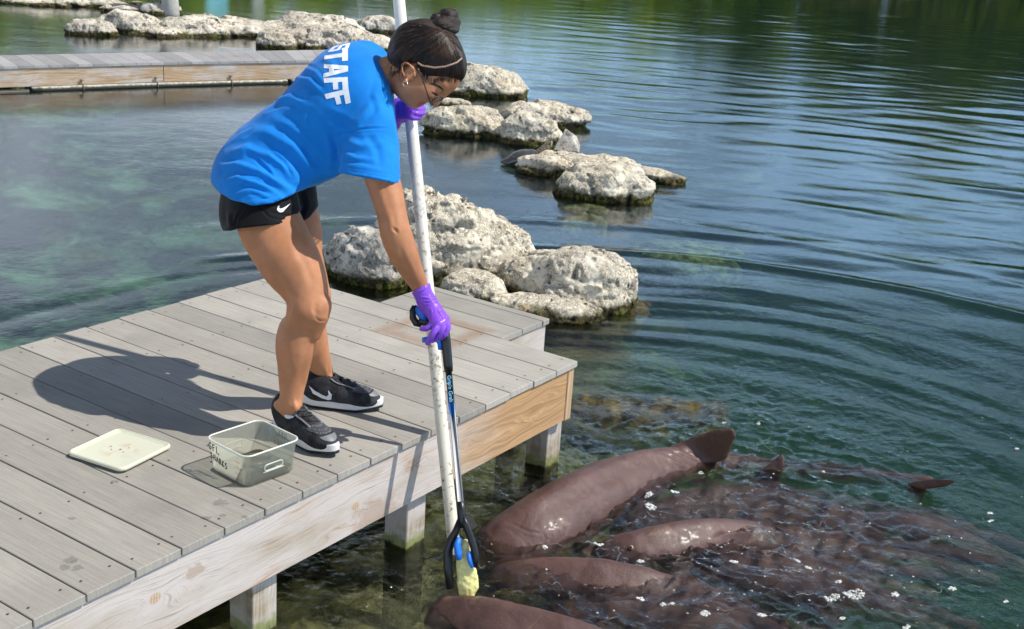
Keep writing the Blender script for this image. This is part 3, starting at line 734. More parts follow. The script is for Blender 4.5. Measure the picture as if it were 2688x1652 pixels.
M.color(c); M.set(Normal=M.bump(M.math('ADD', n2, M.math('MULTIPLY', vr2, -1)), .9, .03)); 
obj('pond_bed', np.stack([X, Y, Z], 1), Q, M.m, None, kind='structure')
# --- water: a closed body with real waves on top
def waves(X, Y):
    P = np.stack([X, Y, X*0], -1); d = np.hypot(X-C[0], Y-C[1]); z = np.zeros_like(X)
    rgt = smooth((X-C[0])*VR[0]+(Y-C[1])*VR[1], -.6, 1.6)           # the open pond, right of the docks, is livelier
    lagc = 1-rgt
    rng = np.random.default_rng(11)
    env = .65+.6*fbm(P, .35, 2, .5, 50)
    wob = fbm(P, .5, 2, .5, 51)*.5
    for i in range(26):
        lam = .16*1.16**(i % 13)*(1 if i < 13 else 1.07); th = YAW+rad(8)+rng.normal(0, .30)
        kx, ky = math.sin(th), math.cos(th); ph = rng.uniform(0, 6.28)
        fade = np.clip(lam*60/np.maximum(d, 1), 0, 1) if lam < .3 else 1.0
        s = .0135*(.5 if lam < .3 else 1.0)
        amp = s*lam/6.28*(.17*lagc+1.0*rgt)
        z += amp*env*fade*np.sin(6.283/lam*(kx*X+ky*Y+wob*lam*.9)+ph)
    # rings spreading from the sharks
    r = np.hypot(X-SH[0], (Y-SH[1])*1.05)+.10*fbm(P, .9, 2, .5, 52)
    for lam, a0, r0 in ((.52, .0034, 1.35), (.33, .0028, 1.2), (.21, .0018, 1.1)):
        e = a0*np.exp(-((r-r0-1.05)/1.25)**2)*(.5+.8*smooth(noise3(P, .7, 53), -.4, .6))
        c_ = np.sin(6.283*r/lam); z += e*(c_+.28*np.cos(2*6.283*r/lam))*smooth(X-SH[0]+1.3-(Y-SH[1])*.1, -.3, .6)
    far_ = smooth(X, .5, 1.6); r2 = np.hypot(X-SH[0], Y-SH[1])+.035*fbm(P, 1.3, 2, .5, 62)
    for rc, aa, ww in ((3.70, .0115, .062), (3.15, .0075, .075), (2.72, .0050, .08), (4.35, .0035, .09)):
        z += aa*far_*np.exp(-((r2-rc)/ww)**2)*(.55+.6*smooth(noise3(P, .55, int(rc*10)), -.7, .3))-.4*aa*far_*np.exp(-((r2-rc+1.7*ww)/ww)**2)
    # churned water round the bodies
    tur = np.exp(-np.maximum(0, np.hypot((X-SH[0]-.25)/1.45, (Y-SH[1])/1.0)-.25)**2*2.4)
    w = P.copy(); w[:, 0] += .10*fbm(P, 3.1, 2, .5, 54); w[:, 1] += .10*fbm(P, 3.1, 2, .5, 55)
    z += tur*(.017*fbm(w, 4.5, 3, .5, 56)+.0085*(1-2*np.abs(noise3(w, 11, 57)))+.0058*(1-2*np.abs(noise3(w, 24, 58)))+.0030*(1-2*np.abs(noise3(w, 52, 59))))
    z += (.3+.7*rgt)*np.exp(-((d-4.8)/3.2)**2)*(.0030*fbm(w*[1, 1, 1], 5.0, 2, .5, 60)+.0011*noise3(w, 16, 61))*(.35+.65*np.clip(tur*2+smooth(-(Y-.6), 0, 1.5), 0, 1))
    return z
rr = np.concatenate([[.05], np.geomspace(.8, 2.0, 40), np.geomspace(2.012, 9, 560), np.geomspace(9.05, 30, 260), np.geomspace(31, 95, 30)])
X, Y, Q, n, m_ = polar(ang, rr)
Z = WATER+waves(X, Y)*(1-smooth(np.hypot(X-C[0], Y-C[1]), 40, 80))
V = np.stack([X, Y, Z], 1)
top_n = len(V); ring = np.arange(n)*m_+m_-1
Vb = V[ring].copy(); Vb[:, 2] = -5.0; cI = top_n+n; innr = np.arange(n)*m_
V = np.concatenate([V, Vb, [[C[0], C[1], -5.0]], [[C[0], C[1], WATER]]])
faces = [Q]
i = np.arange(n); i2 = (i+1) % n
faces.append(np.stack([ring[i], ring[i2], top_n+i2, top_n+i], 1))
tri_b = np.stack([top_n+i, top_n+i2, np.full(n, cI), np.full(n, cI)], 1)
me = bpy.data.meshes.new('water')
quads = np.concatenate(faces); tris = np.concatenate([np.stack([top_n+i, top_n+i2, np.full(n, cI)], 1), np.stack([innr[i2], innr[i], np.full(n, cI+1)], 1)])
nl = len(quads)*4+len(tris)*3
me.vertices.add(len(V)); me.vertices.foreach_set('co', V.astype(np.float32).ravel())
me.loops.add(nl); me.loops.foreach_set('vertex_index', np.concatenate([quads.ravel(), tris.ravel()]).astype(np.int32))
me.polygons.add(len(quads)+len(tris)); me.polygons.foreach_set('loop_start', np.concatenate([np.arange(len(quads))*4, len(quads)*4+np.arange(len(tris))*3]).astype(np.int32))
me.update(calc_edges=True); me.polygons.foreach_set('use_smooth', [True]*len(me.polygons))
wat = bpy.data.objects.new('water', me); COL.objects.link(wat); tag(wat, kind='structure')
M = Mat('pond_water'); M.n.remove(M.b); p = M.pos()
b1 = M.noise(M.map(p, (1, 1, .2), (0, 0, -YAW)), 26, 4, .6); b2 = M.noise(M.map(p, (1, 1, .2), (0, 0, -YAW)), 7, 3, .5)
xyz = M.sep(p); dC = M.node('ShaderNodeVectorMath', {0: p, 1: tuple(SH)}, operation='DISTANCE').outputs['Value']
act = M.math('MAXIMUM', M.rng(dC, .5, 3.6, 1.0, .12), M.math('MULTIPLY', M.rng(M.node('ShaderNodeVectorMath', {0: p, 1: (1.9, -.9, WATER)}, operation='DISTANCE').outputs['Value'], .6, 2.6, .6, 0), 1.0))
nr = M.bump(b1, M.math('MULTIPLY', act, .8), .012)
nr = M.bump(b2, .16, .012, nr)
fr = M.node('ShaderNodeFresnel', {'IOR': 1.40, 'Normal': nr}).outputs[0]
gl = M.node('ShaderNodeBsdfGlossy', {'Color': (1, 1, 1, 1), 'Roughness': .015, 'Normal': nr}).outputs[0]
tr = M.node('ShaderNodeBsdfTransparent', {'Color': (.97, .99, .985, 1)}).outputs[0]
rf = M.node('ShaderNodeBsdfRefraction', {'Color': (.97, .99, .985, 1), 'IOR': 1.33, 'Roughness': 0.0, 'Normal': nr}).outputs[0]
m0 = M.node('ShaderNodeMixShader', {0: .5}); M.l.new(tr, m0.inputs[1]); M.l.new(rf, m0.inputs[2])
mx = M.node('ShaderNodeMixShader'); M.l.new(fr, mx.inputs[0]); M.l.new(m0.outputs[0], mx.inputs[1]); M.l.new(gl, mx.inputs[2])
M.l.new(mx.outputs[0], M.out.inputs['Surface'])
va = M.node('ShaderNodeVolumeAbsorption', {'Color': (.38, .60, .46, 1), 'Density': .66}).outputs[0]
vs = M.node('ShaderNodeVolumeScatter', {'Color': (.12, .31, .54, 1), 'Density': .09, 'Anisotropy': .2}).outputs[0]
ad = M.node('ShaderNodeAddShader'); M.l.new(va, ad.inputs[0]); M.l.new(vs, ad.inputs[1]); M.l.new(ad.outputs[0], M.out.inputs['Volume'])
me.materials.append(M.m)
# ================================================================== far shore: seen in the water as reflections
def shore():
    A = np.linspace(rad(5), rad(112), 80); V = []; Fc = []
    for i, a in enumerate(A):
        for r, z in ((57, -1.6), (59, WATER+.05), (60.5, WATER+.5), (70, WATER+.8), (96, WATER+1.0)):
            r2 = r+1.5*math.sin(a*9)+.8*math.sin(a*23+1); V.append((C[0]+math.sin(a)*r2, C[1]+math.cos(a)*r2, z))
    for i in range(79):
        for j in range(4): Fc.append((i*5+j, (i+1)*5+j, (i+1)*5+j+1, i*5+j+1))
    M = Mat('bank_soil', .95, .1); n = M.noise(M.pos(), 1.2, 5, .6); M.color(M.mix(n, (.06, .075, .02), (.16, .13, .07)))
    obj('shore_ground', V, Fc, M.m, None, kind='structure')
shore()
def leaf_mat(name, c1, c2):
    M = Mat(name, .55, .3); inf = M.node('ShaderNodeObjectInfo'); n = M.noise(M.pos(), .9, 3); n2 = M.noise(M.pos(), 6, 3)
    c = M.mix(M.rng(n, .35, .65), c1, c2); c = M.mix(M.math('MULTIPLY', n2, .5), c, tuple(x*.5 for x in c1)); tone = M.math('MULTIPLY_ADD', inf.outputs['Random'], .7, .65)
    t = M.node('ShaderNodeCombineXYZ', {'X': tone, 'Y': tone, 'Z': tone}).outputs[0]; M.color(M.mix(1.0, c, t, 'MULTIPLY'))
    tl = M.node('ShaderNodeBsdfTranslucent', {'Color': (min(1, c2[0]*1.7), min(1, c2[1]*1.7), c2[2]*1.2, 1)}).outputs[0]; ms = M.node('ShaderNodeMixShader', {0: .42}); M.l.new(M.b.outputs[0], ms.inputs[1]); M.l.new(tl, ms.inputs[2]); M.l.new(ms.outputs[0], M.out.inputs['Surface']); return M.m
ML = [leaf_mat('mangrove_leaf', (.20, .30, .03), (.42, .52, .07)), leaf_mat('dark_leaf', (.07, .13, .02), (.18, .26, .04)), leaf_mat('olive_leaf', (.20, .22, .06), (.34, .34, .12))]
M_bark = plain('bark', (.16, .13, .10), .9, .02, 12, .3)
def crown_mesh(seed, mat, n=2600):
    rg = np.random.default_rng(seed); cl = []
    for k in range(16):
        a = rg.uniform(0, 6.28); r = rg.uniform(.1, 1.0)**.6*1.9; z = rg.uniform(.4, 4.6); r *= np.interp(z, [0, 1.5, 4.8], [1.25, 1.15, .45]); cl.append((r*math.cos(a), r*math.sin(a), z, rg.uniform(.55, 1.05)))
    cl = np.array(cl); k = rg.integers(0, 16, n); d = rg.normal(size=(n, 3)); d /= np.linalg.norm(d, axis=1)[:, None]
    P = cl[k, :3]+d*cl[k, 3:4]*rg.uniform(.55, 1.05, (n, 1)); P[:, 2] = np.maximum(P[:, 2], .05)
    u = rg.normal(size=(n, 3)); u /= np.linalg.norm(u, axis=1)[:, None]; w = np.cross(u, d+.3*rg.normal(size=(n, 3))); w /= np.linalg.norm(w, axis=1)[:, None]+1e-9
    s_ = rg.uniform(.09, .20, (n, 1)); V = np.stack([P-u*s_, P-w*s_*.6, P+u*s_, P+w*s_*.6], 1).reshape(-1, 3)
    me = mesh_data('crown', V, np.arange(4*n).reshape(-1, 4), False); me.materials.append(mat); return me
CR = [crown_mesh(i, ML[i % 3]) for i in range(6)]
tb = MB()
for a in np.linspace(0, 6.28, 7)[:-1]: tb.tube([(math.cos(a)*.9, math.sin(a)*.9, -.6), (math.cos(a)*.35, math.sin(a)*.35, .7), (0, 0, 1.3)], [.05, .06, .09], 6)
tb.tube([(0, 0, .8), (.1, 0, 2.0), (0, .1, 3.6)], [.16, .12, .05], 8)
trunk_me = mesh_data('trunk', tb.V, tb.F); trunk_me.materials.append(M_bark)
rs = random.Random(8); ti = 0
def ORD(n): return ['first', 'second', 'third', 'fourth', 'fifth', 'sixth', 'seventh', 'eighth', 'ninth', 'tenth', 'eleventh', 'twelfth', 'thirteenth', 'fourteenth', 'fifteenth', 'sixteenth', 'seventeenth', 'eighteenth', 'nineteenth', 'twentieth', 'twenty-first', 'twenty-second', 'twenty-third', 'twenty-fourth', 'twenty-fifth', 'twenty-sixth', 'twenty-seventh', 'twenty-eighth', 'twenty-ninth', 'thirtieth'][n-1]
N0 = 0
for row in range(2):
    N0 = ti
    a = 26.0 if row == 0 else 27.2
    while a < 88:
        el = np.interp(a, [20, 33, 38, 43, 49, 54, 60, 65, 70, 75, 78, 90], [8.6, 8.3, 8.1, 7.3, 6.8, 6.4, 6.9, 8.0, 9.0, 10.0, 10.6, 11.0])
        r = 62+row*3.2+rs.uniform(-.8, .8); hgt = math.tan(rad(el))*r-2.04; hgt *= rs.uniform(.86, 1.06); sc_ = hgt/5.3
        t = empty('mangrove_tree', (C[0]+math.sin(rad(a))*r, C[1]+math.cos(rad(a))*r, WATER+.35)); t.rotation_euler = (0, 0, rs.uniform(0, 6.28)); wd_ = max(sc_, .85)*rs.uniform(.9, 1.15); t.scale = (wd_, wd_, sc_)
        ci = rs.choice([0, 3, 0, 3, 1, 4, 2]) if a < 62 else (rs.choice([1, 4, 1, 0]) if a < 73 else rs.choice([2, 5, 3, 1]))
        if a < 47: ci = rs.choice([0, 3, 0, 3, 2])
        col_ = {0: 'mid green', 1: 'dark green', 2: 'olive'}[ci % 3]; pos_ = 'front row' if row == 0 else 'rear row'
        side = 'left' if a < 45 else ('middle' if a < 65 else 'right')
        nn = int(ti) if row == 0 else int(ti)-N0
        tag(t, f'{col_} mangrove, {ORD(nn+1)} from the left in the {pos_} of the far shore', 'tree', 'mangrove trees on the far shore')
        for nm, me in (('crown', CR[ci]), ('trunk', trunk_me)):
            c_ = bpy.data.objects.new(nm, me); COL.objects.link(c_); c_.parent = t
        a += rs.uniform(2.1, 2.9)*(1.0 if a < 70 else 1.0); ti += 1
# undergrowth that closes the view below the crowns
rg = np.random.default_rng(5); n = 22000; A = rad(20)+rg.uniform(0, 1, n)*rad(75); r = 60.3+rg.uniform(0, 1, n)**1.5*9; z = WATER+.25+rg.uniform(0, 1, n)**1.2*(3.5+.8*np.sin(A*31)+.6*np.sin(A*67))
P = np.stack([C[0]+np.sin(A)*r, C[1]+np.cos(A)*r, z], 1); u = rg.normal(size=(n, 3)); u /= np.linalg.norm(u, axis=1)[:, None]; w = np.cross(u, rg.normal(size=(n, 3))); w /= np.linalg.norm(w, axis=1)[:, None]; s_ = rg.uniform(.14, .34, (n, 1))
V = np.stack([P-u*s_, P-w*s_*.6, P+u*s_, P+w*s_*.6], 1).reshape(-1, 3); obj('undergrowth', V, np.arange(4*n).reshape(-1, 4), ML[0], None, False, kind='stuff')
def polar_pt(a, r, z): return np.array([C[0]+math.sin(rad(a))*r, C[1]+math.cos(rad(a))*r, z])
def shore_post(a, h, lab):
    p = polar_pt(a, 55, WATER); MB().tube([p-[0, 0, 1.0], p+[0, 0, h]], .09, 8).build('mooring_post', M_bark, None, True, label=lab, cat='post')
shore_post(34.75, 3.85, 'tall dark post standing in the water before the left shore'); shore_post(40.4, 2.7, 'dark post between the stump and the blue board on the shore'); shore_post(43.1, 2.55, 'dark post between the blue and the white boards on the shore'); shore_post(45.4, 2.35, 'short dark post right of the white board on the shore')
def board_sign(a, h0, h1, w, cols, lab):
    t = empty('notice_board', polar_pt(a, 56, WATER), lab, 'sign'); c = polar_pt(a, 56, 0); a = a-38; s_ = np.array([math.cos(rad(a)), -math.sin(rad(a)), 0]); f_ = np.array([math.sin(rad(a)), math.cos(rad(a)), 0]); a = a+38; w = w*1.25; ax = np.array([s_, f_, [0, 0, 1.]])
    MB().box((-w/2, -.02, WATER+h0), (w/2, .02, WATER+h1), .004, ax, c*[1, 1, 0]).build('panel', plain('sign_paint', cols[0], .4), t)
    n = 4
    for i in range(n-1):
        z = WATER+h0+(h1-h0)*(i+1)/n; MB().box((-w/2+.04, -.026, z-.05), (w/2-.04, -.021, z+.05), 0, ax, c*[1, 1, 0]).build('stripe', plain('sign_stripe', cols[1], .4), t)
    for sx in (-w/2+.06, w/2-.06): MB().box((sx-.04, .022, -1.4), (sx+.04, .09, WATER+h1), 0, ax, c*[1, 1, 0]).build('post', M_bark, t)
board_sign(42.2, 1.5, 3.30, .90, ((.30, .85, 1.0), (.06, .50, .90)), 'light blue panel on posts at the far shore, mirrored in the water')
board_sign(43.95, 2.0, 2.98, .46, ((.85, .88, .92), (.6, .63, .66)), 'small pale grey panel right of the blue one on the far shore')
board_sign(48.4, 2.1, 2.8, .16, ((.62, .64, .66), (.4, .42, .45)), 'tiny pale marker at the far shore above the long ledge')
# ================================================================== the woman
from mathutils.bvhtree import BVHTree
def cv(x, y, z=0.0):      # direction given as right, up, away in the picture -> world
    v = x*R[0]+y*R[1]+z*R[2]; return v/np.linalg.norm(v)
def sculpt(V, N, lines):
    """pull soft folds into cloth: (polyline in the picture, half width px, height m)"""
    P = proj(V); face = (N*(C-V)).sum(1) > -.02*0; D = np.zeros(len(V))
    for pts, w, h in lines:
        pts = np.array(pts, float); best = np.full(len(V), 1e9); tt = np.zeros(len(V)); n = len(pts)-1
        for i in range(n):
            a, b = pts[i], pts[i+1]; ab = b-a; t = np.clip(((P-a)@ab)/(ab@ab), 0, 1); d = np.linalg.norm(P-(a+t[:, None]*ab), axis=1)
            k_ = d < best; best[k_] = d[k_]; tt[k_] = (i+t[k_])/n
        prof = np.exp(-(best/w)**2)-.45*np.exp(-((best-w*1.9)/(w*.9))**2)
        D += h*prof*np.clip(np.sin(np.pi*np.clip(tt, .04, .96))*1.5, 0, 1)
    return V+N*(D*face)[:, None]
def ch(lst): return [at(x, y, d) for x, y, d, r in lst], [r for x, y, d, r in lst]
def frame(a, b):          # orthonormal rows from two directions
    a = a/np.linalg.norm(a); b = b-a*(a@b); b = b/np.linalg.norm(b); return np.array([a, b, np.cross(a, b)])
def skin_mat():
    M = Mat('skin', .56, .3); p = M.pos(); n = M.noise(p, 9, 4, .6); f = M.noise(p, 260, 2)
    c = M.mix(M.rng(n, .35, .65), (.40, .172, .078), (.50, .225, .110)); c = M.mix(M.rng(M.noise(p, 38, 4, .65), .5, .72, 0, .35), c, (.40, .150, .085)); c = M.mix(M.rng(M.voro(p, 85), .03, .07, .25, 0), c, (.20, .085, .045)); c = M.mix(M.math('MULTIPLY', f, .16), c, (.30, .125, .07))
    M.color(c).set(Subsurface_Weight=.12, Subsurface_Scale=.012, Normal=M.bump(f, .4, .0008)); M.b.inputs['Subsurface Radius'].default_value = (1, .35, .18); return M.m
MSK = skin_mat()
woman = empty('person', (-1.05, .35, 0), 'woman bending over the dock edge in bright blue shirt, black shorts and purple gloves', 'person')
SKD = {}   # skeleton, kept for clothes
thighR = [(694, 520, 3.81, .088), (700, 560, 3.795, .094), (714, 602, 3.78, .097), (757, 680, 3.745, .092), (786, 728, 3.73, .079), (806, 772, 3.72, .063), (811, 812, 3.715, .057)]
calfR = [(809, 815, 3.715, .056), (790, 862, 3.735, .0535), (777, 912, 3.75, .0555), (769, 980, 3.775, .0445), (765, 1040, 3.79, .0345), (766, 1085, 3.80, .031), (768, 1108, 3.80, .020)]
thighL = [(745, 515, 3.96, .085), (770, 600, 3.95, .088), (788, 670, 3.93, .070), (811, 745, 3.91, .060), (815, 785, 3.91, .057)]
calfL = [(813, 790, 3.91, .056), (811, 845, 3.95, .053), (820, 905, 3.99, .051), (837, 950, 4.03, .0395), (850, 985, 4.07, .032), (857, 1015, 4.085, .022)]
armR = [(978, 352, 3.725, .056), (992, 430, 3.70, .052), (1013, 500, 3.67, .0490), (1028, 560, 3.65, .0440), (1039, 612, 3.645, .0455), (1057, 662, 3.665, .0435), (1079, 708, 3.70, .0345), (1101, 750, 3.735, .0262), (1118, 785, 3.745, .0240)]
armL = [(968, 172, 3.93, .058), (968, 290, 4.00, .050), (965, 395, 4.05, .043), (1000, 350, 4.02, .042), (1030, 315, 3.99, .028), (1044, 296, 3.965, .024)]
S = SDF((-1.42, -.22, -.02), (-.50, .86, 1.36), .0048)
for c_ in (thighR, calfR, thighL, calfL, armR, armL):
    P, r = ch(c_); S.chain(P, r, .022)
S.ell(at(850, 806, 3.70), (.020, .030, .026), frame(cv(.9, -.3), cv(.3, .9)), .018); S.cap(at(843, 838, 3.70), at(830, 880, 3.72), .016, .014, .02)        # knee caps
S.ell(at(846, 772, 3.90), (.020, .028, .024), None, .02)
S.ell(at(752, 895, 3.75), (.028, .070, .036), frame(cv(1, 0), cv(.05, 1)), .02)            # calves
S.ell(at(738, 1068, 3.795), (.014, .03, .02), None, .02); S.ell(at(775, 1070, 3.765), (.012, .014, .012), None, .015)
S.ell(at(866, 995, 4.05), (.011, .014, .012), None, .015)
# torso
SP = cv(.79, .61, -.05); LAT = cv(.03, -.62, -.76); LAT2 = cv(.06, -.36, -.93)
FT = frame(SP, LAT); FP = frame(SP, LAT2); FM = frame(SP, LAT+LAT2)
S.ell(at(685, 478, 3.885), (.085, .125, .080), FP, .04); S.ell(at(785, 368, 3.865), (.14, .115, .078), FM, .05); S.ell(at(890, 285, 3.83), (.12, .125, .085), FT, .05)
S.cap(at(980, 345, 3.735), at(972, 185, 3.92), .050, .045, .04)
S.chain(*ch([(975, 225, 3.83, .062), (1020, 198, 3.80, .056), (1062, 190, 3.775, .056)]), .03)
# head: placed on its middle plane, lateral radius toward the camera
HD = 3.76; HF = cv(.5, -.85); HU = cv(.86, .5); HA = frame(HF, HU)
def hp(x, y, l=0.0): return at(x, y, HD-l)
S.ell(hp(1122, 140), (.104, .094, .074), HA, .01)
S.ell(hp(1170, 197), (.050, .042, .056), HA, .03)
S.ell(hp(1128, 205), (.066, .060, .060), HA, .03)
S.ell(hp(1090, 228), (.052, .040, .056), HA, .03)
S.ell(hp(1066, 236), (.036, .030, .052), HA, .03)
S.ell(hp(1089, 266), (.020, .020, .022), HA, .022)
S.cap(hp(1170, 236), hp(1144, 268), .012, .012, .014); S.ell(hp(1140, 271), (.010, .010, .013), HA, .01)
for sg in (-1, 1):
    S.ell(hp(1136, 264, sg*.011), (.007, .007, .006), None, .008)
    S.ell(hp(1122, 240, sg*.036), (.026, .026, .018), HA, .02)                       # cheek
    S.ell(hp(1153, 247, sg*.033), (.016, .013, .016), HA, .012, 's')                 # socket
    S.ell(hp(1146, 238, sg*.031), .0125, None, .004)                                 # eye ball under lid
    S.cap(hp(1174, 232, sg*.012), hp(1164, 222, sg*.045), .008, .006, .012)          # brow
S.ell(hp(1107, 268), (.010, .007, .020), HA, .008); S.ell(hp(1101, 272), (.009, .006, .017), HA, .006)
S.cap(hp(1107, 276, -.02), hp(1107, 276, .02), .002, .002, .004, 's')
for sg in (-1, 1):                                                                   # ears
    base = sg*.072
    S.ell(hp(1078, 192, base), (.018, .024, .007), frame(cv(.9, -.42), cv(.45, .9)), .008)
    pts = [hp(1072+16*math.cos(a)-6*math.sin(a), 190-24*math.sin(a)-8*math.cos(a)*-.4, base+sg*.010) for a in np.linspace(-.3, 3.7, 12)]
    S.chain(pts, [.0042]*12, .004)
    S.ell(hp(1064, 213, base+sg*.006), (.007, .009, .005), None, .006)
    S.ell(hp(1080, 190, base+sg*.012), (.008, .011, .006), None, .004, 's')
V, Q = S.mesh(1); N = normals(V, Q)
V = sculpt(V, N, [([(826, 832), (838, 842), (856, 843)], 2.6, -.0030), ([(832, 792), (826, 812), (832, 830)], 6, -.0028), ([(828, 850), (822, 900), (806, 980), (800, 1040)], 8, .0020), ([(745, 880), (748, 930), (760, 985)], 8, -.0022), ([(775, 640), (806, 700), (826, 760)], 10, -.0022),
 ([(752, 770), (762, 800), (756, 835)], 5, -.0025), ([(1030, 598), (1040, 606), (1044, 612)], 3.4, -.0042), ([(1022, 560), (1026, 590), (1030, 620)], 6, .0018), ([(1046, 640), (1062, 690), (1085, 735)], 7, -.0018), ([(985, 470), (1005, 530), (1020, 570)], 8, .0016), ([(770, 1045), (776, 1070), (772, 1090)], 4, .0018), ([(744, 1040), (742, 1075)], 4, -.002), ([(852, 960), (860, 990)], 4, .0015), ([(1020, 195), (1045, 205), (1060, 215)], 4, -.0018)])
V = V+normals(V, Q)*(fbm(V, 22, 3, .5, 91)*.0010)[:, None]
body = obj('body', V, Q, MSK, woman)
def bvh(o):
    me = o.data; return BVHTree.FromPolygons([v.co for v in me.vertices], [p.vertices[:] for p in me.polygons])
B_body = bvh(body)
def cast(tree, x, y):
    d = ray(x, y); r = tree.ray_cast(Vector(C), Vector(d), 20)
    return (np.array(r[0]), np.array(r[1])) if r[0] is not None else None
def inpoly(px, py, poly):
    ins = np.zeros(px.shape, bool); n = len(poly)
    for i in range(n):
        x0, y0 = poly[i]; x1, y1 = poly[(i+1) % n]
        c = ((y0 > py) != (y1 > py)); t = (x1-x0)*(py-y0)/((y1-y0) if y1 != y0 else 1e-9)+x0
        ins ^= c & (px < t)
    return ins
def decal(name, polys, tree, mat, parent, step=1.0, off=.0012, **kw):
    """thin printed shape lying on a surface"""
    A = np.concatenate([np.array(p, float) for p in polys]); x0, y0 = A.min(0); x1, y1 = A.max(0)
    xs = np.arange(x0, x1+step, step); ys = np.arange(y0, y1+step, step); idx = {}; V = []; Fc = []
    cx, cy = np.meshgrid(xs[:-1]+step/2, ys[:-1]+step/2, indexing='ij'); m_ = np.zeros(cx.shape, bool)
    for p in polys: m_ |= inpoly(cx, cy, p)
    def vid(i, j):
        if (i, j) not in idx:
            h = cast(tree, xs[i], ys[j])
            if h is None: idx[(i, j)] = None
            else:
                n = h[1] if h[1]@(C-h[0]) > 0 else -h[1]
                idx[(i, j)] = len(V); V.append(h[0]+n*off)
        return idx[(i, j)]
    for i, j in np.argwhere(m_):
        q = [vid(i, j), vid(i+1, j), vid(i+1, j+1), vid(i, j+1)]
        if None in q: continue
        if max(np.linalg.norm(V[q[a]]-V[q[(a+1) % 4]]) for a in range(4)) > .02: continue
        Fc.append(tuple(q))
    return obj(name, V, Fc, mat, parent, True, **kw) if Fc else None
# ------------------------------------------------------------------ shirt
def cloth(name, c1, c2, rough=.85, fine=900, spec=.2, bump=.0006):
    M = Mat(name, rough, spec); p = M.pos(); w = M.noise(p, fine, 2, .6); n = M.noise(p, 8, 3)
    c = M.mix(M.rng(n, .3, .7), c1, c2); c = M.mix(M.math('MULTIPLY', M.rng(w, .4, .7), .25), c, tuple(min(1, x*1.5+.01) for x in c2))
    M.color(c).set(Normal=M.bump(w, .5, bump), Sheen_Weight=.1, Sheen_Roughness=.4); return M.m
MSH = cloth('blue_cotton', (.004, .175, .57), (.006, .215, .67))
S = SDF((-1.46, -.22, .48), (-.50, .92, 1.36), .0046)
S.ell(at(676, 458, 3.885), (.125, .175, .122), FP, .03); S.ell(at(650, 480, 3.84), (.072, .08, .09), FP, .04)
S.ell(at(905, 200, 3.875), (.10, .12, .085), FT, .05)
P, r = ch([(705, 470, 3.82, .105), (698, 505, 3.80, .120), (694, 560, 3.79, .130)]); S.chain(P, r, .05); P, r = ch([(648, 470, 3.88, .092), (640, 540, 3.88, .108)]); S.chain(P, r, .05); P, r = ch([(750, 470, 3.93, .10), (755, 540, 3.94, .108)]); S.chain(P, r, .05)
S.ell(at(722, 402, 3.875), (.15, .158, .122), FM, .05)
S.ell(at(800, 350, 3.86), (.15, .152, .124), FM, .05)
S.ell(at(880, 268, 3.83), (.15, .172, .124), FT, .05)
S.ell(at(935, 232, 3.82), (.11, .165, .110), FT, .05)
S.cap(at(982, 345, 3.725), at(962, 172, 3.93), .072, .070, .05)
S.ell(at(812, 430, 3.86), (.12, .12, .052), frame(cv(.93, .36), LAT2), .05)
S.ell(at(905, 385, 3.83), (.12, .14, .08), FM, .05)
P, r = ch([(984, 348, 3.72, .072), (975, 420, 3.695, .083), (968, 480, 3.675, .092), (964, 540, 3.66, .100)]); S.chain(P, r, .03)
P, r = ch([(965, 180, 3.93, .066), (972, 262, 3.99, .07), (970, 330, 4.02, .075)]); S.chain(P, r, .03)
# neckline, hem and sleeve ends
S.plane(at(1026, 235, 3.78), cv(.985, .16, -.0))
def planecut(a, b, c, toward, lo=None, hi=None):
    n = np.cross(b-a, c-a); n = n/np.linalg.norm(n); n = n if n@toward > 0 else -n; S.plane(a, n, 0, lo, hi)
xs_ = at(868, 0, 3.8)
# hem of the body: keep left/lower part above a curved hem
def hemcut(P):
    Q_ = proj(P.reshape(-1, 3)); x, y = Q_[:, 0], Q_[:, 1]
    yh = np.interp(x, [540, 560, 579, 611, 659, 714, 754, 786, 841, 880, 893, 930, 968, 1046], [462, 483, 506, 527, 538, 534, 518, 500, 481, 463, 453, 460, 467, 483])
    return ((y-yh)*.00114*.8).reshape(P.shape[:-1])
S.op(S.lo, S.lo+S.res*S.n, hemcut, 0, 'i', pad=0)
inner = S.v+.011
def low(P):      # hollow the last centimetres behind the hems
    Q_ = proj(P.reshape(-1, 3)); x, y = Q_[:, 0], Q_[:, 1]
    yh = np.interp(x, [540, 560, 579, 611, 659, 714, 754, 786, 841, 880, 893, 930, 968, 1046], [462, 483, 506, 527, 538, 534, 518, 500, 481, 463, 453, 460, 467, 483])
    return ((yh-28-y)*.001).reshape(P.shape[:-1])
X = np.stack(np.meshgrid(*S.ax, indexing='ij'), -1).astype(np.float32); lo_ = low(X); S.v = np.maximum(S.v, -np.maximum(inner-0*lo_, lo_)); del X, lo_, inner
V, Q = S.mesh(2); N = normals(V, Q)
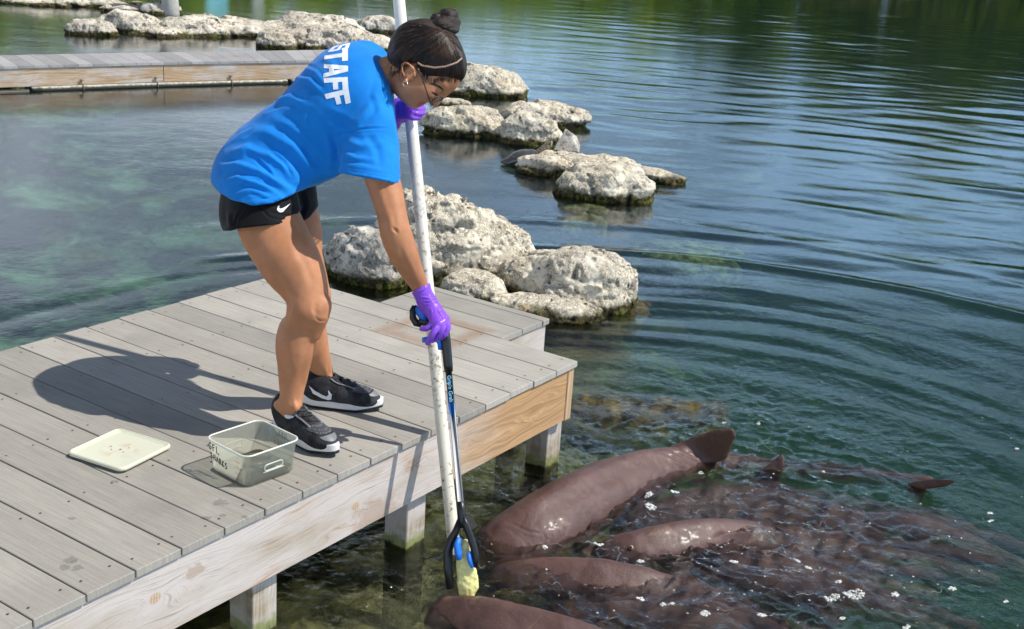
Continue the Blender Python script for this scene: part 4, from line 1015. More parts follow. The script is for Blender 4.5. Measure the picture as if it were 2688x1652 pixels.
folds = [([(592, 400), (650, 392), (710, 412), (760, 450), (788, 492)], 10, .0085), ([(572, 440), (620, 432), (680, 450), (735, 485), (770, 508)], 8, .0095), ([(580, 480), (625, 468), (680, 484), (735, 508)], 7, .0075), ([(612, 512), (660, 500), (715, 518)], 5, .0045),
 ([(640, 345), (705, 350), (770, 385), (815, 440), (835, 475)], 12, .0075), ([(700, 300), (760, 330), (820, 385), (858, 440)], 11, .0045), ([(665, 415), (700, 442), (722, 470)], 4, -.0050), ([(640, 462), (675, 466), (700, 480)], 4, .0050), ([(700, 392), (745, 428), (770, 470)], 5, -.0060),
 ([(720, 262), (765, 258), (812, 280)], 8, .0050), ([(775, 205), (812, 212), (846, 245)], 6, .0055), ([(806, 290), (800, 318), (812, 345)], 6, .0040), ([(795, 176), (828, 190), (852, 222)], 5, .0035),
 ([(868, 345), (880, 385), (884, 440)], 8, -.0085), ([(905, 372), (955, 385), (1010, 372)], 9, .0050), ([(900, 402), (935, 418), (985, 420)], 6, .0045), ([(905, 432), (955, 440), (1020, 452)], 6, .0030), ([(925, 330), (955, 300), (985, 262)], 9, .0060), ([(960, 350), (990, 390), (1000, 440)], 9, -.0035),
 ([(865, 361), (900, 348), (960, 337), (1032, 337)], 2.6, -.0038), ([(650, 524), (700, 521), (748, 508)], 2.4, -.0022), ([(897, 447), (960, 458), (1040, 471)], 2.2, -.0022), ([(1000, 200), (985, 250), (1000, 300)], 8, .0045), ([(850, 300), (895, 318), (940, 352)], 10, -.0045), ([(1004, 160), (1014, 205), (1022, 262)], 3, -.0025), ([(840, 150), (870, 165), (880, 200)], 8, .0025)]
V = sculpt(V, N, folds)
_q = np.stack([V@SP*6.0, V@LAT*15, (V@np.cross(SP, LAT))*15], 1); _q = _q+.5*np.stack([noise3(V, 7, 31), noise3(V, 7, 32), noise3(V, 7, 33)], 1)
_low = np.clip((V-at(900, 300, 3.8))@(-SP)*4+.5, .25, 1)
_rid = 1-2*np.abs(noise3(_q, 1.0, 34)); _rid2 = 1-2*np.abs(noise3(_q, 2.1, 35))
V = V+normals(V, Q)*((_rid*.0016+_rid2*.0014)*_low+fbm(V, 11, 3, .5, 7)*.0026+noise3(V, 34, 8)*.0006)[:, None]
shirt = obj('shirt', V, Q, MSH, woman, label='bright blue short-sleeved shirt lettered STAFF across the shoulders')
B_sh = bvh(shirt)
LET = {'S': [[(.03, .78), (.03, .97), (.13, 1.03), (.9, 1.03), (1, .93), (1, .68), (.72, .68), (.72, .8), (.3, .8), (.3, .6), (.9, .6), (1, .5), (1, .07), (.88, -.03), (.12, -.03), (0, .07), (0, .34), (.28, .34), (.28, .2), (.7, .2), (.7, .4), (.12, .4), (.03, .5)]],
 'T': [[(0, .76), (0, 1), (1, 1), (1, .76), (.66, .76), (.66, 0), (.34, 0), (.34, .76)]],
 'A': [[(0, 0), (.30, 1), (.70, 1), (1, 0), (.70, 0), (.63, .22), (.37, .22), (.30, 0)]],
 'F': [[(0, 0), (0, 1), (1, 1), (1, .76), (.34, .76), (.34, .58), (.86, .58), (.86, .36), (.34, .36), (.34, 0)]]}
HOLE = {'A': [(.43, .42), (.57, .42), (.50, .74)]}
M_print = plain('white_print', (.80, .84, .90), .6)
def letter(chr_, q):
    q = np.array(q, float)
    bl = lambda u, v: tuple(q[0]*(1-u)*(1-v)+q[1]*u*(1-v)+q[2]*u*v+q[3]*(1-u)*v)
    polys = [[bl(*p) for p in pl_] for pl_ in LET[chr_]]
    if chr_ in HOLE: polys[0] = polys[0]+[polys[0][0]]+[bl(*p) for p in HOLE[chr_]]+[bl(*HOLE[chr_][0])]
    decal('print_letter', polys, B_sh, M_print, shirt, .8)
letter('S', [(876, 123), (860, 139), (913, 129), (919, 113)])
letter('T', [(853, 137), (851, 168), (913, 160), (913, 127)])
letter('A', [(851, 169), (849, 205), (914, 199), (914, 163)])
letter('F', [(850, 206), (853, 243), (915, 238), (913, 203)])
letter('F', [(852, 248), (866, 287), (921, 270), (915, 233)])
# ------------------------------------------------------------------ shorts
MSO = cloth('black_polyester', (.0035, .0035, .0045), (.007, .007, .009), .75, 1200, .15)
S = SDF((-1.42, .1, .42), (-.7, .9, .95), .0046)
S.ell(at(675, 478, 3.885), (.10, .152, .100), FP, .03)
P, r = ch([(688, 520, 3.80, .106), (692, 570, 3.79, .113), (698, 640, 3.775, .121)]); S.chain(P, r, .03, flat=None)
P, r = ch([(744, 505, 3.96, .104), (757, 570, 3.95, .098), (770, 630, 3.94, .10)]); S.chain(P, r, .02)
S.ell(at(625, 560, 3.87), (.055, .09, .10), frame(cv(1, 0), cv(.1, 1)), .04)
def hem2(P):
    Q_ = proj(P.reshape(-1, 3)); x, y = Q_[:, 0], Q_[:, 1]
    yh = np.interp(x, [570, 585, 609, 622, 682, 751, 791, 813, 836, 860], [607, 607, 606, 601, 594, 587, 584, 571, 541, 520]); return ((y-yh)*.00114*.8).reshape(P.shape[:-1])
S.op(S.lo, S.lo+S.res*S.n, hem2, 0, 'i', pad=0)
V, Q = S.mesh(2); N = normals(V, Q)
V = sculpt(V, N, [([(640, 545), (622, 570), (615, 598)], 3, -.004), ([(680, 540), (705, 570), (750, 580)], 3, -.003), ([(700, 545), (760, 560), (800, 540)], 6, .003), ([(790, 500), (800, 540), (785, 575)], 6, -.005), ([(600, 560), (606, 600)], 5, .004)])
shorts = obj('shorts', V, Q, MSO, woman, label='black running shorts'); B_so = bvh(shorts)
sw = [(0, .0), (.10, -.22), (.27, -.30), (.45, -.22), (1.0, .62), (.42, .13), (.27, .07), (.17, .12), (.14, .25), (.17, .42), (.06, .28)]
def swoosh(x0, y0, w, hgt, rot=0, flip=1):
    c, s = math.cos(rot), math.sin(rot); return [[(x0+(u*w*c-flip*v*hgt*s)*1, y0-(u*w*s+flip*v*hgt*c)) for u, v in sw]]
M_logo = plain('silver_logo', (.75, .75, .78), .35)
decal('logo', swoosh(727, 551, 36, 25, rad(2)), B_so, M_logo, shorts, .7)
# ------------------------------------------------------------------ hair
def hair_mat():
    M = Mat('hair', .36, .5); p = M.pos(); bun = at(1160, 84, HD)
    d = M.node('ShaderNodeVectorMath', {0: p, 1: tuple(bun)}, operation='SUBTRACT').outputs[0]
    def dot(v): return M.node('ShaderNodeVectorMath', {0: d, 1: tuple(v)}, operation='DOT_PRODUCT').outputs['Value']
    ang = M.math('ARCTAN2', dot(HA[2]), dot(HA[0])); rr = M.node('ShaderNodeVectorMath', {0: d}, operation='LENGTH').outputs['Value']
    vv = M.node('ShaderNodeCombineXYZ', {'X': M.math('MULTIPLY', ang, 26), 'Y': M.math('MULTIPLY', rr, 6)}).outputs[0]
    s1 = M.noise(vv, 1.6, 4, .7, .3)
    c = M.mix(M.rng(s1, .38, .66), (.005, .003, .0022), (.040, .018, .010)); M.color(c)
    M.set(Normal=M.bump(s1, .8, .003), Roughness=M.rng(s1, .3, .7, .42, .6)); return M.m
MH = hair_mat()
_cs = [at(x, y, d_) for x in (1000, 1240) for y in (30, 240) for d_ in (3.66, 3.86)]; S = SDF(np.min(_cs, 0)-.01, np.max(_cs, 0)+.01, .0036)
S.ell(hp(1124, 146), (.110, .103, .085), HA, .01); S.ell(hp(1085, 122), (.064, .060, .068), HA, .04); S.ell(hp(1176, 176), (.056, .052, .066), HA, .03)
S.ell(hp(1058, 150), (.038, .036, .050), HA, .04)
def hairline(P):
    Q_ = proj(P.reshape(-1, 3)); x, y = Q_[:, 0], Q_[:, 1]
    near = np.interp(x, [1005, 1022, 1040, 1055, 1070, 1092, 1104, 1118, 1140, 1160, 1180, 1205, 1225], [150, 190, 194, 176, 164, 166, 186, 205, 214, 206, 206, 211, 214])
    near = near+3*np.sin(x*.9)*.5
    dd = (P.reshape(-1, 3)-C)@R[2]; yy = y+np.clip(dd-HD, 0, .1)*0
    return ((yy-near)*.00114*.8).reshape(P.shape[:-1])
S.op(S.lo, S.lo+S.res*S.n, hairline, 0, 'i', pad=0)
V, Q = S.mesh(1); N = normals(V, Q); bunp = at(1160, 84, HD); d = V-bunp; an = np.arctan2(d@HA[2], d@HA[0]); V = V+N*(.0012*noise3(np.stack([an*14, np.linalg.norm(d, axis=1)*9, an*0], 1), 1, 3)+.0008*noise3(np.stack([an*40, np.linalg.norm(d, axis=1)*12, an*0], 1), 1, 4))[:, None]
hair = obj('hair', V, Q, MH, woman, label='dark brown hair pulled up into a knot'); B_h = bvh(hair)
S = SDF(tuple(hp(1168, 60)-.10), tuple(hp(1168, 60)+.10), .003)
def swirl(cx, cy, r0, tr, turns, l0=0.0, tilt=(1, .0)):
    ax = frame(cv(tilt[0], tilt[1]), cv(.25, -.3, .9)); pts = []
    for a in np.linspace(0, 2*math.pi*turns, int(26*turns)):
        pts.append(hp(cx, cy, l0)+r0*(math.cos(a)*ax[0]+math.sin(a)*ax[1])+ax[2]*0)
    S.chain(pts, [tr+.0022*math.sin(i*.8) for i in range(len(pts))], .003)
for cx, cy, r0, tr, l0 in ((1166, 76, .030, .0165, .004), (1171, 62, .029, .016, -.002), (1177, 40, .017, .014, 0), (1149, 52, .008, .0145, .012), (1160, 68, .018, .017, .024)):
    ax = frame(cv(.97, .12, .1), cv(.05, .1, 1)); pts = [hp(cx, cy, l0)+r0*(math.cos(a)*ax[0]+math.sin(a)*ax[1])+.005*math.sin(2*a)*ax[2] for a in np.linspace(0, 6.283, 20)]
    S.chain(pts, [tr]*20, .0025)
S.ell(hp(1170, 62), .028, None, .004); S.ell(hp(1177, 36), .016, None, .003)
V, Q = S.mesh(1); N = normals(V, Q); V = V+N*(.0016*noise3(V*np.array([1, 1, 3]), 60, 5)+.0012*noise3(V*np.array([1, 1, 4]), 130, 6))[:, None]
obj('hair_bun', V, Q, MH, hair)
b = MB(); ax = frame(cv(.92, -.3, .0), cv(.1, .2, 1))
b.tube([hp(1159, 88)+.031*(math.cos(a)*ax[0]+math.sin(a)*ax[1]) for a in np.linspace(0, 6.283, 25)[:-1]], .0085, 8, closed=True); b.build('hair_tie', plain('black_elastic', (.006, .006, .007), .8, .002, 300), hair, True)
def surf_line(tree, pts, off, n=24):
    pts = np.array(pts, float); L = np.r_[0, np.cumsum(np.linalg.norm(np.diff(pts, axis=0), axis=1))]; out = []
    for s_ in np.linspace(0, L[-1], n):
        x, y = np.interp(s_, L, pts[:, 0]), np.interp(s_, L, pts[:, 1]); h = cast(tree, x, y)
        if h: out.append(h[0]+(h[1] if h[1]@(C-h[0]) > 0 else -h[1])*off)
    return out
hb = surf_line(B_h, [(1096, 165), (1110, 173), (1140, 178), (1170, 175), (1198, 165), (1211, 154)], .0015, 44)
b = MB()
for ph in (0, math.pi):
    b.tube([p+np.array([0, 0, 1])*.0016*math.sin(i*1.25+ph)+cv(0, 0, -1)*.0012*math.cos(i*1.25+ph) for i, p in enumerate(hb)], .0019, 6)
b.build('headband', plain('tan_braid', (.42, .25, .17), .4), woman, True)
# combed strands lying on the hair, all running up to the knot
rs = random.Random(5); b = MB()
for i in range(620):
    if rs.random() < .62: x0 = rs.uniform(1022, 1214); y0 = np.interp(x0, [1005, 1022, 1040, 1055, 1070, 1092, 1104, 1118, 1140, 1160, 1180, 1205, 1225], [150, 190, 194, 176, 164, 166, 186, 205, 214, 206, 206, 211, 214])-rs.uniform(1, 5)
    else: x0 = rs.uniform(1030, 1215); y0 = rs.uniform(70, 200)
    h = cast(B_h, x0, y0)
    if not h: continue
    p0 = h[0]; p1 = at(1160+rs.uniform(-9, 9), 86+rs.uniform(-8, 8), HD-.075+rs.uniform(-.01, .02)); pts = []
    sway = rs.uniform(-.006, .006)
    for t in np.linspace(0, 1, 12):
        q = p0*(1-t)+p1*t+HA[2]*0; q = q+(q-hp(1122, 146))*.35*math.sin(math.pi*t)+HA[0]*sway*math.sin(math.pi*t)
        nr_ = B_h.find_nearest(Vector(q)); n_ = np.array(nr_[1]); pts.append(np.array(nr_[0])+n_*(.0004+.0006*rs.random()))
    w_ = rs.uniform(.0005, .0011); b.tube(pts, [w_*.4]+[w_]*10+[w_*.6], 3, cap=False)
for i in range(150):      # fine hairs that soften the hairline
    x0 = rs.uniform(1030, 1212); yb = np.interp(x0, [1005, 1022, 1040, 1055, 1070, 1092, 1104, 1118, 1140, 1160, 1180, 1205, 1225], [150, 190, 194, 176, 164, 166, 186, 205, 214, 206, 206, 211, 214])
    dx = (1160-x0)*.05+rs.uniform(-4, 4); l_ = rs.uniform(4, 13); pts = []
    for t in np.linspace(0, 1, 6):
        x_, y_ = x0+dx*(1-t)*-1, yb+l_*(1-t)-6*t; h1 = cast(B_h, x_, y_); h2 = cast(B_body, x_, y_)
        hh = [h for h in (h1, h2) if h]; 
        if not hh: break
        h = min(hh, key=lambda q: np.linalg.norm(q[0]-C)); pts.append(h[0]+(C-h[0])/np.linalg.norm(C-h[0])*.0008)
    if len(pts) == 6: b.tube(pts, [.0002, .0004, .0005, .0006, .0006, .0005], 3, cap=False)
M = Mat('hair_strands', .42, .4); M.color(M.mix(M.rng(M.noise(M.pos(), 14, 2), .35, .7), (.010, .005, .003), (.050, .023, .012))); M_strand = M.m
b.build('strands', M_strand, hair, True, kind='stuff')
rs = random.Random(3); b = MB()       # loose hairs at the nape and temple
for i in range(34):
    x0 = rs.uniform(1020, 1060); y0 = rs.uniform(140, 182); l = rs.uniform(12, 62); dx = rs.uniform(-18, 8)
    P0 = at(x0, y0, HD-.055-rs.uniform(-.01, .012)); pts = [at(x0+dx*t*t, y0+l*t, HD-.060-.006*math.sin(t*3)+.0*t) for t in np.linspace(0, 1, 6)]
    b.tube(pts, [.0007, .0007, .0006, .0005, .0004, .0002], 3, cap=False)
for i in range(26):
    x0 = rs.uniform(1035, 1200); h = cast(B_h, x0, 120)
    y0 = np.interp(x0, [1035, 1060, 1092, 1124, 1200], [112, 78, 62, 62, 112]); a = rs.uniform(-.4, .4)
    pts = [at(x0+18*t*math.cos(a)-9*t*t, y0+4-12*t*(1-t)-2*t, HD-.01) for t in np.linspace(0, 1, 5)]
    b.tube(pts, .0004, 3, cap=False)
b.build('loose_hairs', MH, hair, True, kind='stuff')
# ------------------------------------------------------------------ face marks, glasses, earrings
M_lip = plain('lips', (.33, .10, .08), .4); M_brow = plain('brow_hair', (.035, .018, .012), .8)
decal('lips', [[(1094, 279), (1101, 270), (1108, 266), (1113, 270), (1108, 275), (1101, 281)]], B_body, M_lip, body, .8, .0004)
decal('eyebrow', [[(1128, 219), (1138, 218), (1158, 228), (1166, 238), (1160, 236), (1148, 228), (1134, 223)]], B_body, M_brow, body, .8, .0006)
decal('eyelashes', [[(1132, 240), (1141, 243), (1151, 250), (1146, 252), (1137, 248)]], B_body, M_brow, body, .8, .0006)
gl = MB()
t0 = (cast(B_body, 1098, 184) or cast(B_h, 1098, 178))[0]; L0 = .070
hinge = hp(1130, 272, .066)
gl.tube([hp(1090, 172, .079), hp(1099, 184, .0785), hp(1116, 228, .074), hinge], [.0016, .0018, .0018, .002], 6)
gl.tube([hp(1099, 184, -.0785), hp(1116, 228, -.074), hp(1130, 272, -.066)], .0018, 6)
LU = cv(.89, .45); LL = cv(0, .0, -1)
for sg in (-1, 1):
    c = hp(1146, 265, sg*.034); ring = [c+.026*math.cos(a)*LU*(.78)+.0315*math.sin(a)*LL*sg+HF*(.002*math.cos(2*a)) for a in np.linspace(0, 6.283, 29)[:-1]]
    gl.tube(ring, .0019, 6, closed=True)
gl.tube([hp(1152, 264, -.008), hp(1154, 266, 0), hp(1152, 264, .008)], .0014, 6)
gm = plain('glasses_frame', (.02, .018, .02), .25); go = gl.build('glasses', gm, woman, True)
LM = Mat('lens_glass', .03); LM.set(Transmission_Weight=.0, Alpha=.5, Metallic=0.0); LM.color((.05, .06, .09)); LM.b.inputs['Specular IOR Level'].default_value = .9
for sg in (-1, 1):
    c = hp(1146, 265, sg*.034); V = [c]+[c+.025*math.cos(a)*LU*.78+.0305*math.sin(a)*LL*sg for a in np.linspace(0, 6.283, 25)[:-1]]
    obj('lens', V, [(0, 1+i, 1+(i+1) % 24) for i in range(24)], LM.m, go)
M_gold = plain('earring_metal', (.8, .72, .58), .2, metal=1.0)
e = cast(B_body, 1064, 214)[0]+cv(0, 0, -1)*.001; b = MB()
b.tube([e+cv(0, -1)*.007+.0068*(math.cos(a)*cv(1, 0)+math.sin(a)*cv(0, 1)) for a in np.linspace(0, 6.283, 21)[:-1]], .0011, 6, closed=True); b.build('earring', M_gold, woman, True)
for px, py in ((1062, 203), (1066, 211)):
    h = cast(B_body, px, py); MB().ball(h[0]-0*h[0]+cv(0, 0, -1)*.001, .0018, 8, 5).build('ear_stud', M_gold, woman, True)
# ------------------------------------------------------------------ gloves
def glove_mat():
    M = Mat('purple_nitrile', .38, .5); p = M.pos(); n = M.noise(p, 60, 3, .6)
    M.color(M.mix(n, (.19, .050, .55), (.27, .085, .68))).set(Normal=M.bump(M.noise(p, 110, 3, .55, 1.0), .5, .0012), Subsurface_Weight=.05, Subsurface_Scale=.004); return M.m
MG = glove_mat()
S = SDF(tuple(at(1130, 825, 3.74)-.125), tuple(at(1130, 825, 3.74)+.125), .0026)
S.chain(*ch([(1102, 750, 3.735, .0305), (1112, 775, 3.74, .0285), (1122, 796, 3.742, .030)]), .012, flat=None)
pf_ = frame(cv(.62, -.78), cv(.5, .35, -.8))
S.ell(at(1140, 822, 3.735), (.042, .036, .022), pf_, .02)
K = [(1169, 836, 3.712), (1163, 844, 3.692), (1154, 850, 3.682), (1140, 850, 3.685)]
for kx in K: S.cap(at(1130, 805, 3.73), at(*kx), .019, .0115, .012)
S.chain(*ch([(1169, 836, 3.712, .0118), (1174, 860, 3.705, .0108), (1164, 880, 3.705, .0100), (1148, 888, 3.715, .0090)]), .004)
S.chain(*ch([(1163, 844, 3.692, .0115), (1160, 866, 3.682, .0105), (1150, 884, 3.688, .0095), (1136, 894, 3.705, .0085)]), .004)
S.chain(*ch([(1152, 850, 3.682, .0112), (1138, 873, 3.668, .0100), (1130, 890, 3.675, .0092), (1123, 901, 3.690, .0080)]), .004)
S.chain(*ch([(1138, 850, 3.690, .0105), (1124, 860, 3.685, .0090), (1113, 863, 3.690, .0084), (1106, 864, 3.700, .0070)]), .004)
S.chain(*ch([(1122, 812, 3.755, .0150), (1130, 840, 3.775, .0120), (1146, 862, 3.780, .0105), (1158, 876, 3.770, .0085)]), .006)
for a_, b_ in (((1104, 775), (1146, 768)), ((1100, 783), (1143, 777)), ((1112, 792), (1150, 785)), ((1108, 800), (1140, 797))):   # creases of the cuff
    pass
n_ = cv(-.60, .80); S.plane(at(1104, 756, 3.735), cv(-.47, .86), 0)
V, Q = S.mesh(1); N = normals(V, Q)
V = sculpt(V, N, [([(1103, 780), (1125, 783), (1146, 777)], 2.2, .0022), ([(1106, 788), (1128, 792), (1148, 786)], 2.2, .0024), ([(1108, 797), (1130, 800)], 2.2, .002), ([(1125, 812), (1124, 826), (1130, 838)], 2, -.0016), ([(1133, 812), (1133, 826)], 2, .0015), ([(1150, 815), (1168, 834)], 3, .0015), ([(1096, 768), (1110, 762), (1126, 750)], 2, .0018), ([(1134, 858), (1127, 862), (1125, 868)], 1.5, -.001)])
V = V+normals(V, Q)*(fbm(V, 60, 3, .5, 4)*.0016)[:, None]
obj('glove', V, Q, MG, woman, label='purple glove of the lower hand gripping the grabber handle')
S = SDF(tuple(at(1070, 295, 3.95)-.12), tuple(at(1070, 295, 3.95)+.12), .0026)
S.chain(*ch([(1028, 320, 3.985, .031), (1040, 304, 3.972, .027), (1050, 292, 3.96, .028)]), .012)
S.ell(at(1052, 290, 3.955), (.024, .040, .022), frame(cv(.9, .3), cv(-.3, .9)), .02)
for i, yy in enumerate((272, 284, 296, 307)):
    dx = (0, 3, 2, -6)[i]
    S.chain(*ch([(1053, yy, 3.935, .0115), (1068, yy-1, 3.902, .0108), (1090+dx, yy+2, 3.898, .0098), (1108+dx, yy+1, 3.925, .0088)]), .003)
S.chain(*ch([(1050, 270, 3.96, .014), (1062, 262, 3.985, .0115), (1082, 262, 4.005, .010), (1096, 268, 4.0, .0088)]), .006)
S.plane(at(1030, 318, 3.985), cv(-.8, -.55), 0)
V, Q = S.mesh(1); V = V+normals(V, Q)*(fbm(V, 60, 3, .5, 6)*.0018)[:, None]
obj('glove', V, Q, MG, woman, label='purple glove of the upper hand holding the pole under the chin')
# ------------------------------------------------------------------ shoes and socks
M_up = Mat('knit_upper', .75, .3); p_ = M_up.obj(); vo = M_up.voro(p_, 210); xs2 = M_up.sep(p_)
M_up.color(M_up.mix(M_up.rng(M_up.noise(p_, 30, 3), .4, .6), (.012, .012, .014), (.035, .036, .040))).set(Normal=M_up.bump(vo, .7, .001)); M_up = M_up.m
M_toe = Mat('toe_mesh', .7, .4); p_ = M_toe.obj(); vo = M_toe.voro(p_, 190, rnd=.15); M_toe.color(M_toe.mix(M_toe.rng(vo, .12, .30, 1, 0), (.055, .057, .065), (.42, .44, .48))).set(Normal=M_toe.bump(vo, .8, .001)); M_toe = M_toe.m
M_mid = plain('white_foam', (.72, .70, .68), .55, .0008, 120, .06); M_out = plain('black_rubber', (.012, .012, .013), .6, .001, 150)
M_lace = plain('dark_lace', (.035, .036, .04), .7, .001, 300); M_sock = plain('white_sock', (.72, .72, .74), .9, .001, 400); M_grey = plain('grey_overlay', (.16, .17, .18), .5, .0006, 200)
def shoe(heel, toe, ankle, label):
    heel = np.array([*heel, 0.]); toe = np.array([*toe, 0.]); fw_ = toe-heel; L = np.linalg.norm(fw_); fw_ /= L; sd_ = np.array([-fw_[1], fw_[0], 0])   # sd_ = wearer's left
    A = np.array([fw_, sd_, [0, 0, 1.]]); O = heel
    w = lambda x, y, z: O+fw_*x*L/.27+sd_*y+np.array([0, 0, z])
    ankle = ankle-sd_*((ankle-O)@sd_)*.75
    S = SDF(tuple(np.minimum(heel, toe)-.08), tuple(np.maximum(heel, toe)+np.array([.08, .08, .15])), .0032)
    S.ell(w(.215, 0, .036), (.052, .040, .030), A, .0); S.ell(w(.165, 0, .046), (.065, .041, .034), A, .03); S.ell(w(.115, 0, .058), (.06, .036, .042), A, .03)
    S.ell(w(.055, 0, .062), (.055, .039, .050), A, .03); S.ell(w(.055, 0, .088), (.048, .041, .034), A, .02); S.ell(w(.028, 0, .094), (.026, .034, .040), A, .02)
    S.cap(w(.085, 0, .112), w(.108, 0, .098), .016, .017, .012, flat=(fw_*.6+np.array([0, 0, .8]), .6))          # tongue
    S.plane(w(0, 0, .022), (0, 0, -1))
    # opening
    S.ell(ankle+np.array([0, 0, .068]), (.034, .029, .046), A, .006, 's')
    V, Q = S.mesh(1)
    up = obj('shoe', V, Q, M_up, woman, label=label)
    tr = BVHTree.FromPolygons([Vector(v) for v in V], [tuple(map(int, q)) for q in Q])
    # foam sole
    def outl(s_): # half widths along the sole
        x = np.linspace(-.008, .278, 30); hw = .001+.044*np.sin(np.pi*np.clip((x+.010)/.290, 0, 1))**.42*np.interp(x, [0, .08, .12, .2, .27], [.84, .80, .84, 1.04, .95]); return x, hw*s_
    for nm, z0, z1, s0, s1, mt in (('midsole', .010, .031, 1.0, .94, M_mid), ('outsole', .0012, .0105, .93, 1.0, M_out)):
        Vs = []; Fs = []
        lay = [(z0, s0*.985), (z0+.003, s0), (z0+(z1-z0)*.5, (s0+s1)/2*1.01), (z1-.003, s1), (z1, s1*.97)]
        for z, s_ in lay:
            x, hw = outl(s_); rock = np.interp(x, [0, .19, .278], [.0, .0, .014]) + np.interp(x, [-.01, .03], [.004, 0])
            heelup = (np.interp(x, [0, .12], [.007, 0]) if nm == 'midsole' else 0*x)*(z-z0)/(z1-z0+1e-9)
            Vs += [w(a, b_, z+c_+h_) for a, b_, c_, h_ in zip(x, hw, rock, heelup)]+[w(a, -b_, z+c_+h_) for a, b_, c_, h_ in zip(x[::-1], hw[::-1], rock[::-1], heelup[::-1] if nm == 'midsole' else heelup)]
        n = 60
        for i in range(len(lay)-1):
            for j in range(n): Fs.append((i*n+j, i*n+(j+1) % n, (i+1)*n+(j+1) % n, (i+1)*n+j))
        t_ = (len(lay)-1)*n
        for j in range(29): Fs.append((t_+j, t_+j+1, t_+58-j, t_+59-j)); Fs.append((j+1, j, 59-j, 58-j))
        obj(nm, Vs, Fs, mt, up, smooth=False if nm == 'outsole' else True)
    # laces, eyelets, collar, toe cap
    def down(x, y, off=.001):
        r = tr.ray_cast(Vector(w(x, y, .3)), Vector((0, 0, -1)), 1.0)
        return (np.array(r[0])+np.array(r[1])*off) if r[0] else w(x, y, .09)
    b = MB()
    for i in range(7):
        x = .098+i*.0125; ww = .017-.0006*i; dx = .005*(-1)**i
        b.tube([down(x-dx, -ww, .0015), down(x-dx*.3, -ww*.4, .0028), down(x+dx*.3, ww*.4, .0028), down(x+dx, ww, .0015)], .0031, 6, sq=.6)
    k_ = down(.094, 0, .006)
    for sg in (-1, 1):
        b.tube([k_, k_+fw_*.012+sd_*sg*.018+np.array([0, 0, .014]), k_+fw_*.030+sd_*sg*.024+np.array([0, 0, .002]), k_+fw_*.014+sd_*sg*.010+np.array([0, 0, -.001]), k_], .0021, 6)
        b.tube([k_, k_+fw_*.02+sd_*sg*.010+np.array([0, 0, -.001]), down(.135, sg*.022, .003)], .0018, 6)
    b.build('laces', M_lace, up, True)
    b = MB()
    for sg in (-1, 1): b.tube([down(x, sg*(.024+.0*x), .0006) for x in np.linspace(.098, .185, 10)], .0042, 6, sq=.5)
    b.build('eyestay', M_grey, up, True)
    def patch(nm, x0, x1, y0, y1, mt, nx=14, ny=14, off=.0012, taper=.25):
        V_ = []; 
        for i in range(nx+1):
            for j in range(ny+1):
                u = i/nx; v = j/ny*2-1; x = x0+(x1-x0)*u-.012*v*v*taper*4; V_.append(down(x, v*(y1)*(1-taper*u*u), off))
        return obj(nm, V_, [(i*(ny+1)+j, (i+1)*(ny+1)+j, (i+1)*(ny+1)+j+1, i*(ny+1)+j+1) for i in range(nx) for j in range(ny)], mt, up)
    patch('toe_mesh', .186, .238, 0, .033, M_toe); patch('toe_cap', .243, .262, 0, .028, M_grey, 8, 12, .0016)
    # sock: short white cuff round the ankle
    pts = [ankle+np.array([0, 0, z]) for z in (-.04, -.010, .016, .021)]
    MB().tube(pts, [.026, .030, .0385, .0372], 20, cap=False).build('sock', M_sock, woman, True)
    return up, tr
s1, t1 = shoe((-1.186, .352), (-1.211, .086), at(766, 1098, 3.80), 'right running shoe beside the tub, black with grey mesh toe')
s2, t2 = shoe((-.985, .436), (-.850, .222), at(858, 1012, 4.085), 'left running shoe set further back, black with white sole')
decal('logo', [[(811, 1012), (822, 1033), (845, 1045), (862, 1050), (870, 1048), (871, 1036), (861, 1024), (863, 1036), (857, 1041), (845, 1036), (826, 1025)]], t2, M_logo, s2, .8, .0015)
# ================================================================== sharks
def shark_mat():
    M = Mat('shark_skin', .50, .42); p = M.pos(); n = M.noise(p, 4, 5, .6); f = M.noise(p, 220, 3, .7); w = M.voro(p, 420)
    c = M.mix(M.rng(n, .35, .65), (.075, .037, .031), (.120, .064, .056)); c = M.mix(M.math('MULTIPLY', M.rng(f, .5, .75), .3), c, (.27, .17, .14))
    c = M.mix(M.rng(M.noise(p, 12, 3, .6, 1), .62, .72, 0, .35), c, (.24, .15, .10))
    tipd = M.node('ShaderNodeVectorMath', {0: p, 1: tuple(onz(1888, 1150, -.335))}, operation='DISTANCE').outputs['Value']; c = M.mix(M.rng(tipd, .055, .12, .9, 0), c, (.080, .036, .015))
    M.color(c).set(Normal=M.bump(w, .4, .0014, M.bump(f, .5, .0016, M.bump(M.noise(M.map(p, (1, 1, 1)), 28, 5, .65, .6), .35, .006))), Coat_Weight=.08, Coat_Roughness=.2); return M.m
MSK2 = shark_mat(); M_fin = plain('fin_skin', (.075, .040, .026), .35, .0008, 200, .2)
GS = 'brown nurse sharks crowding at the surface below the dock'
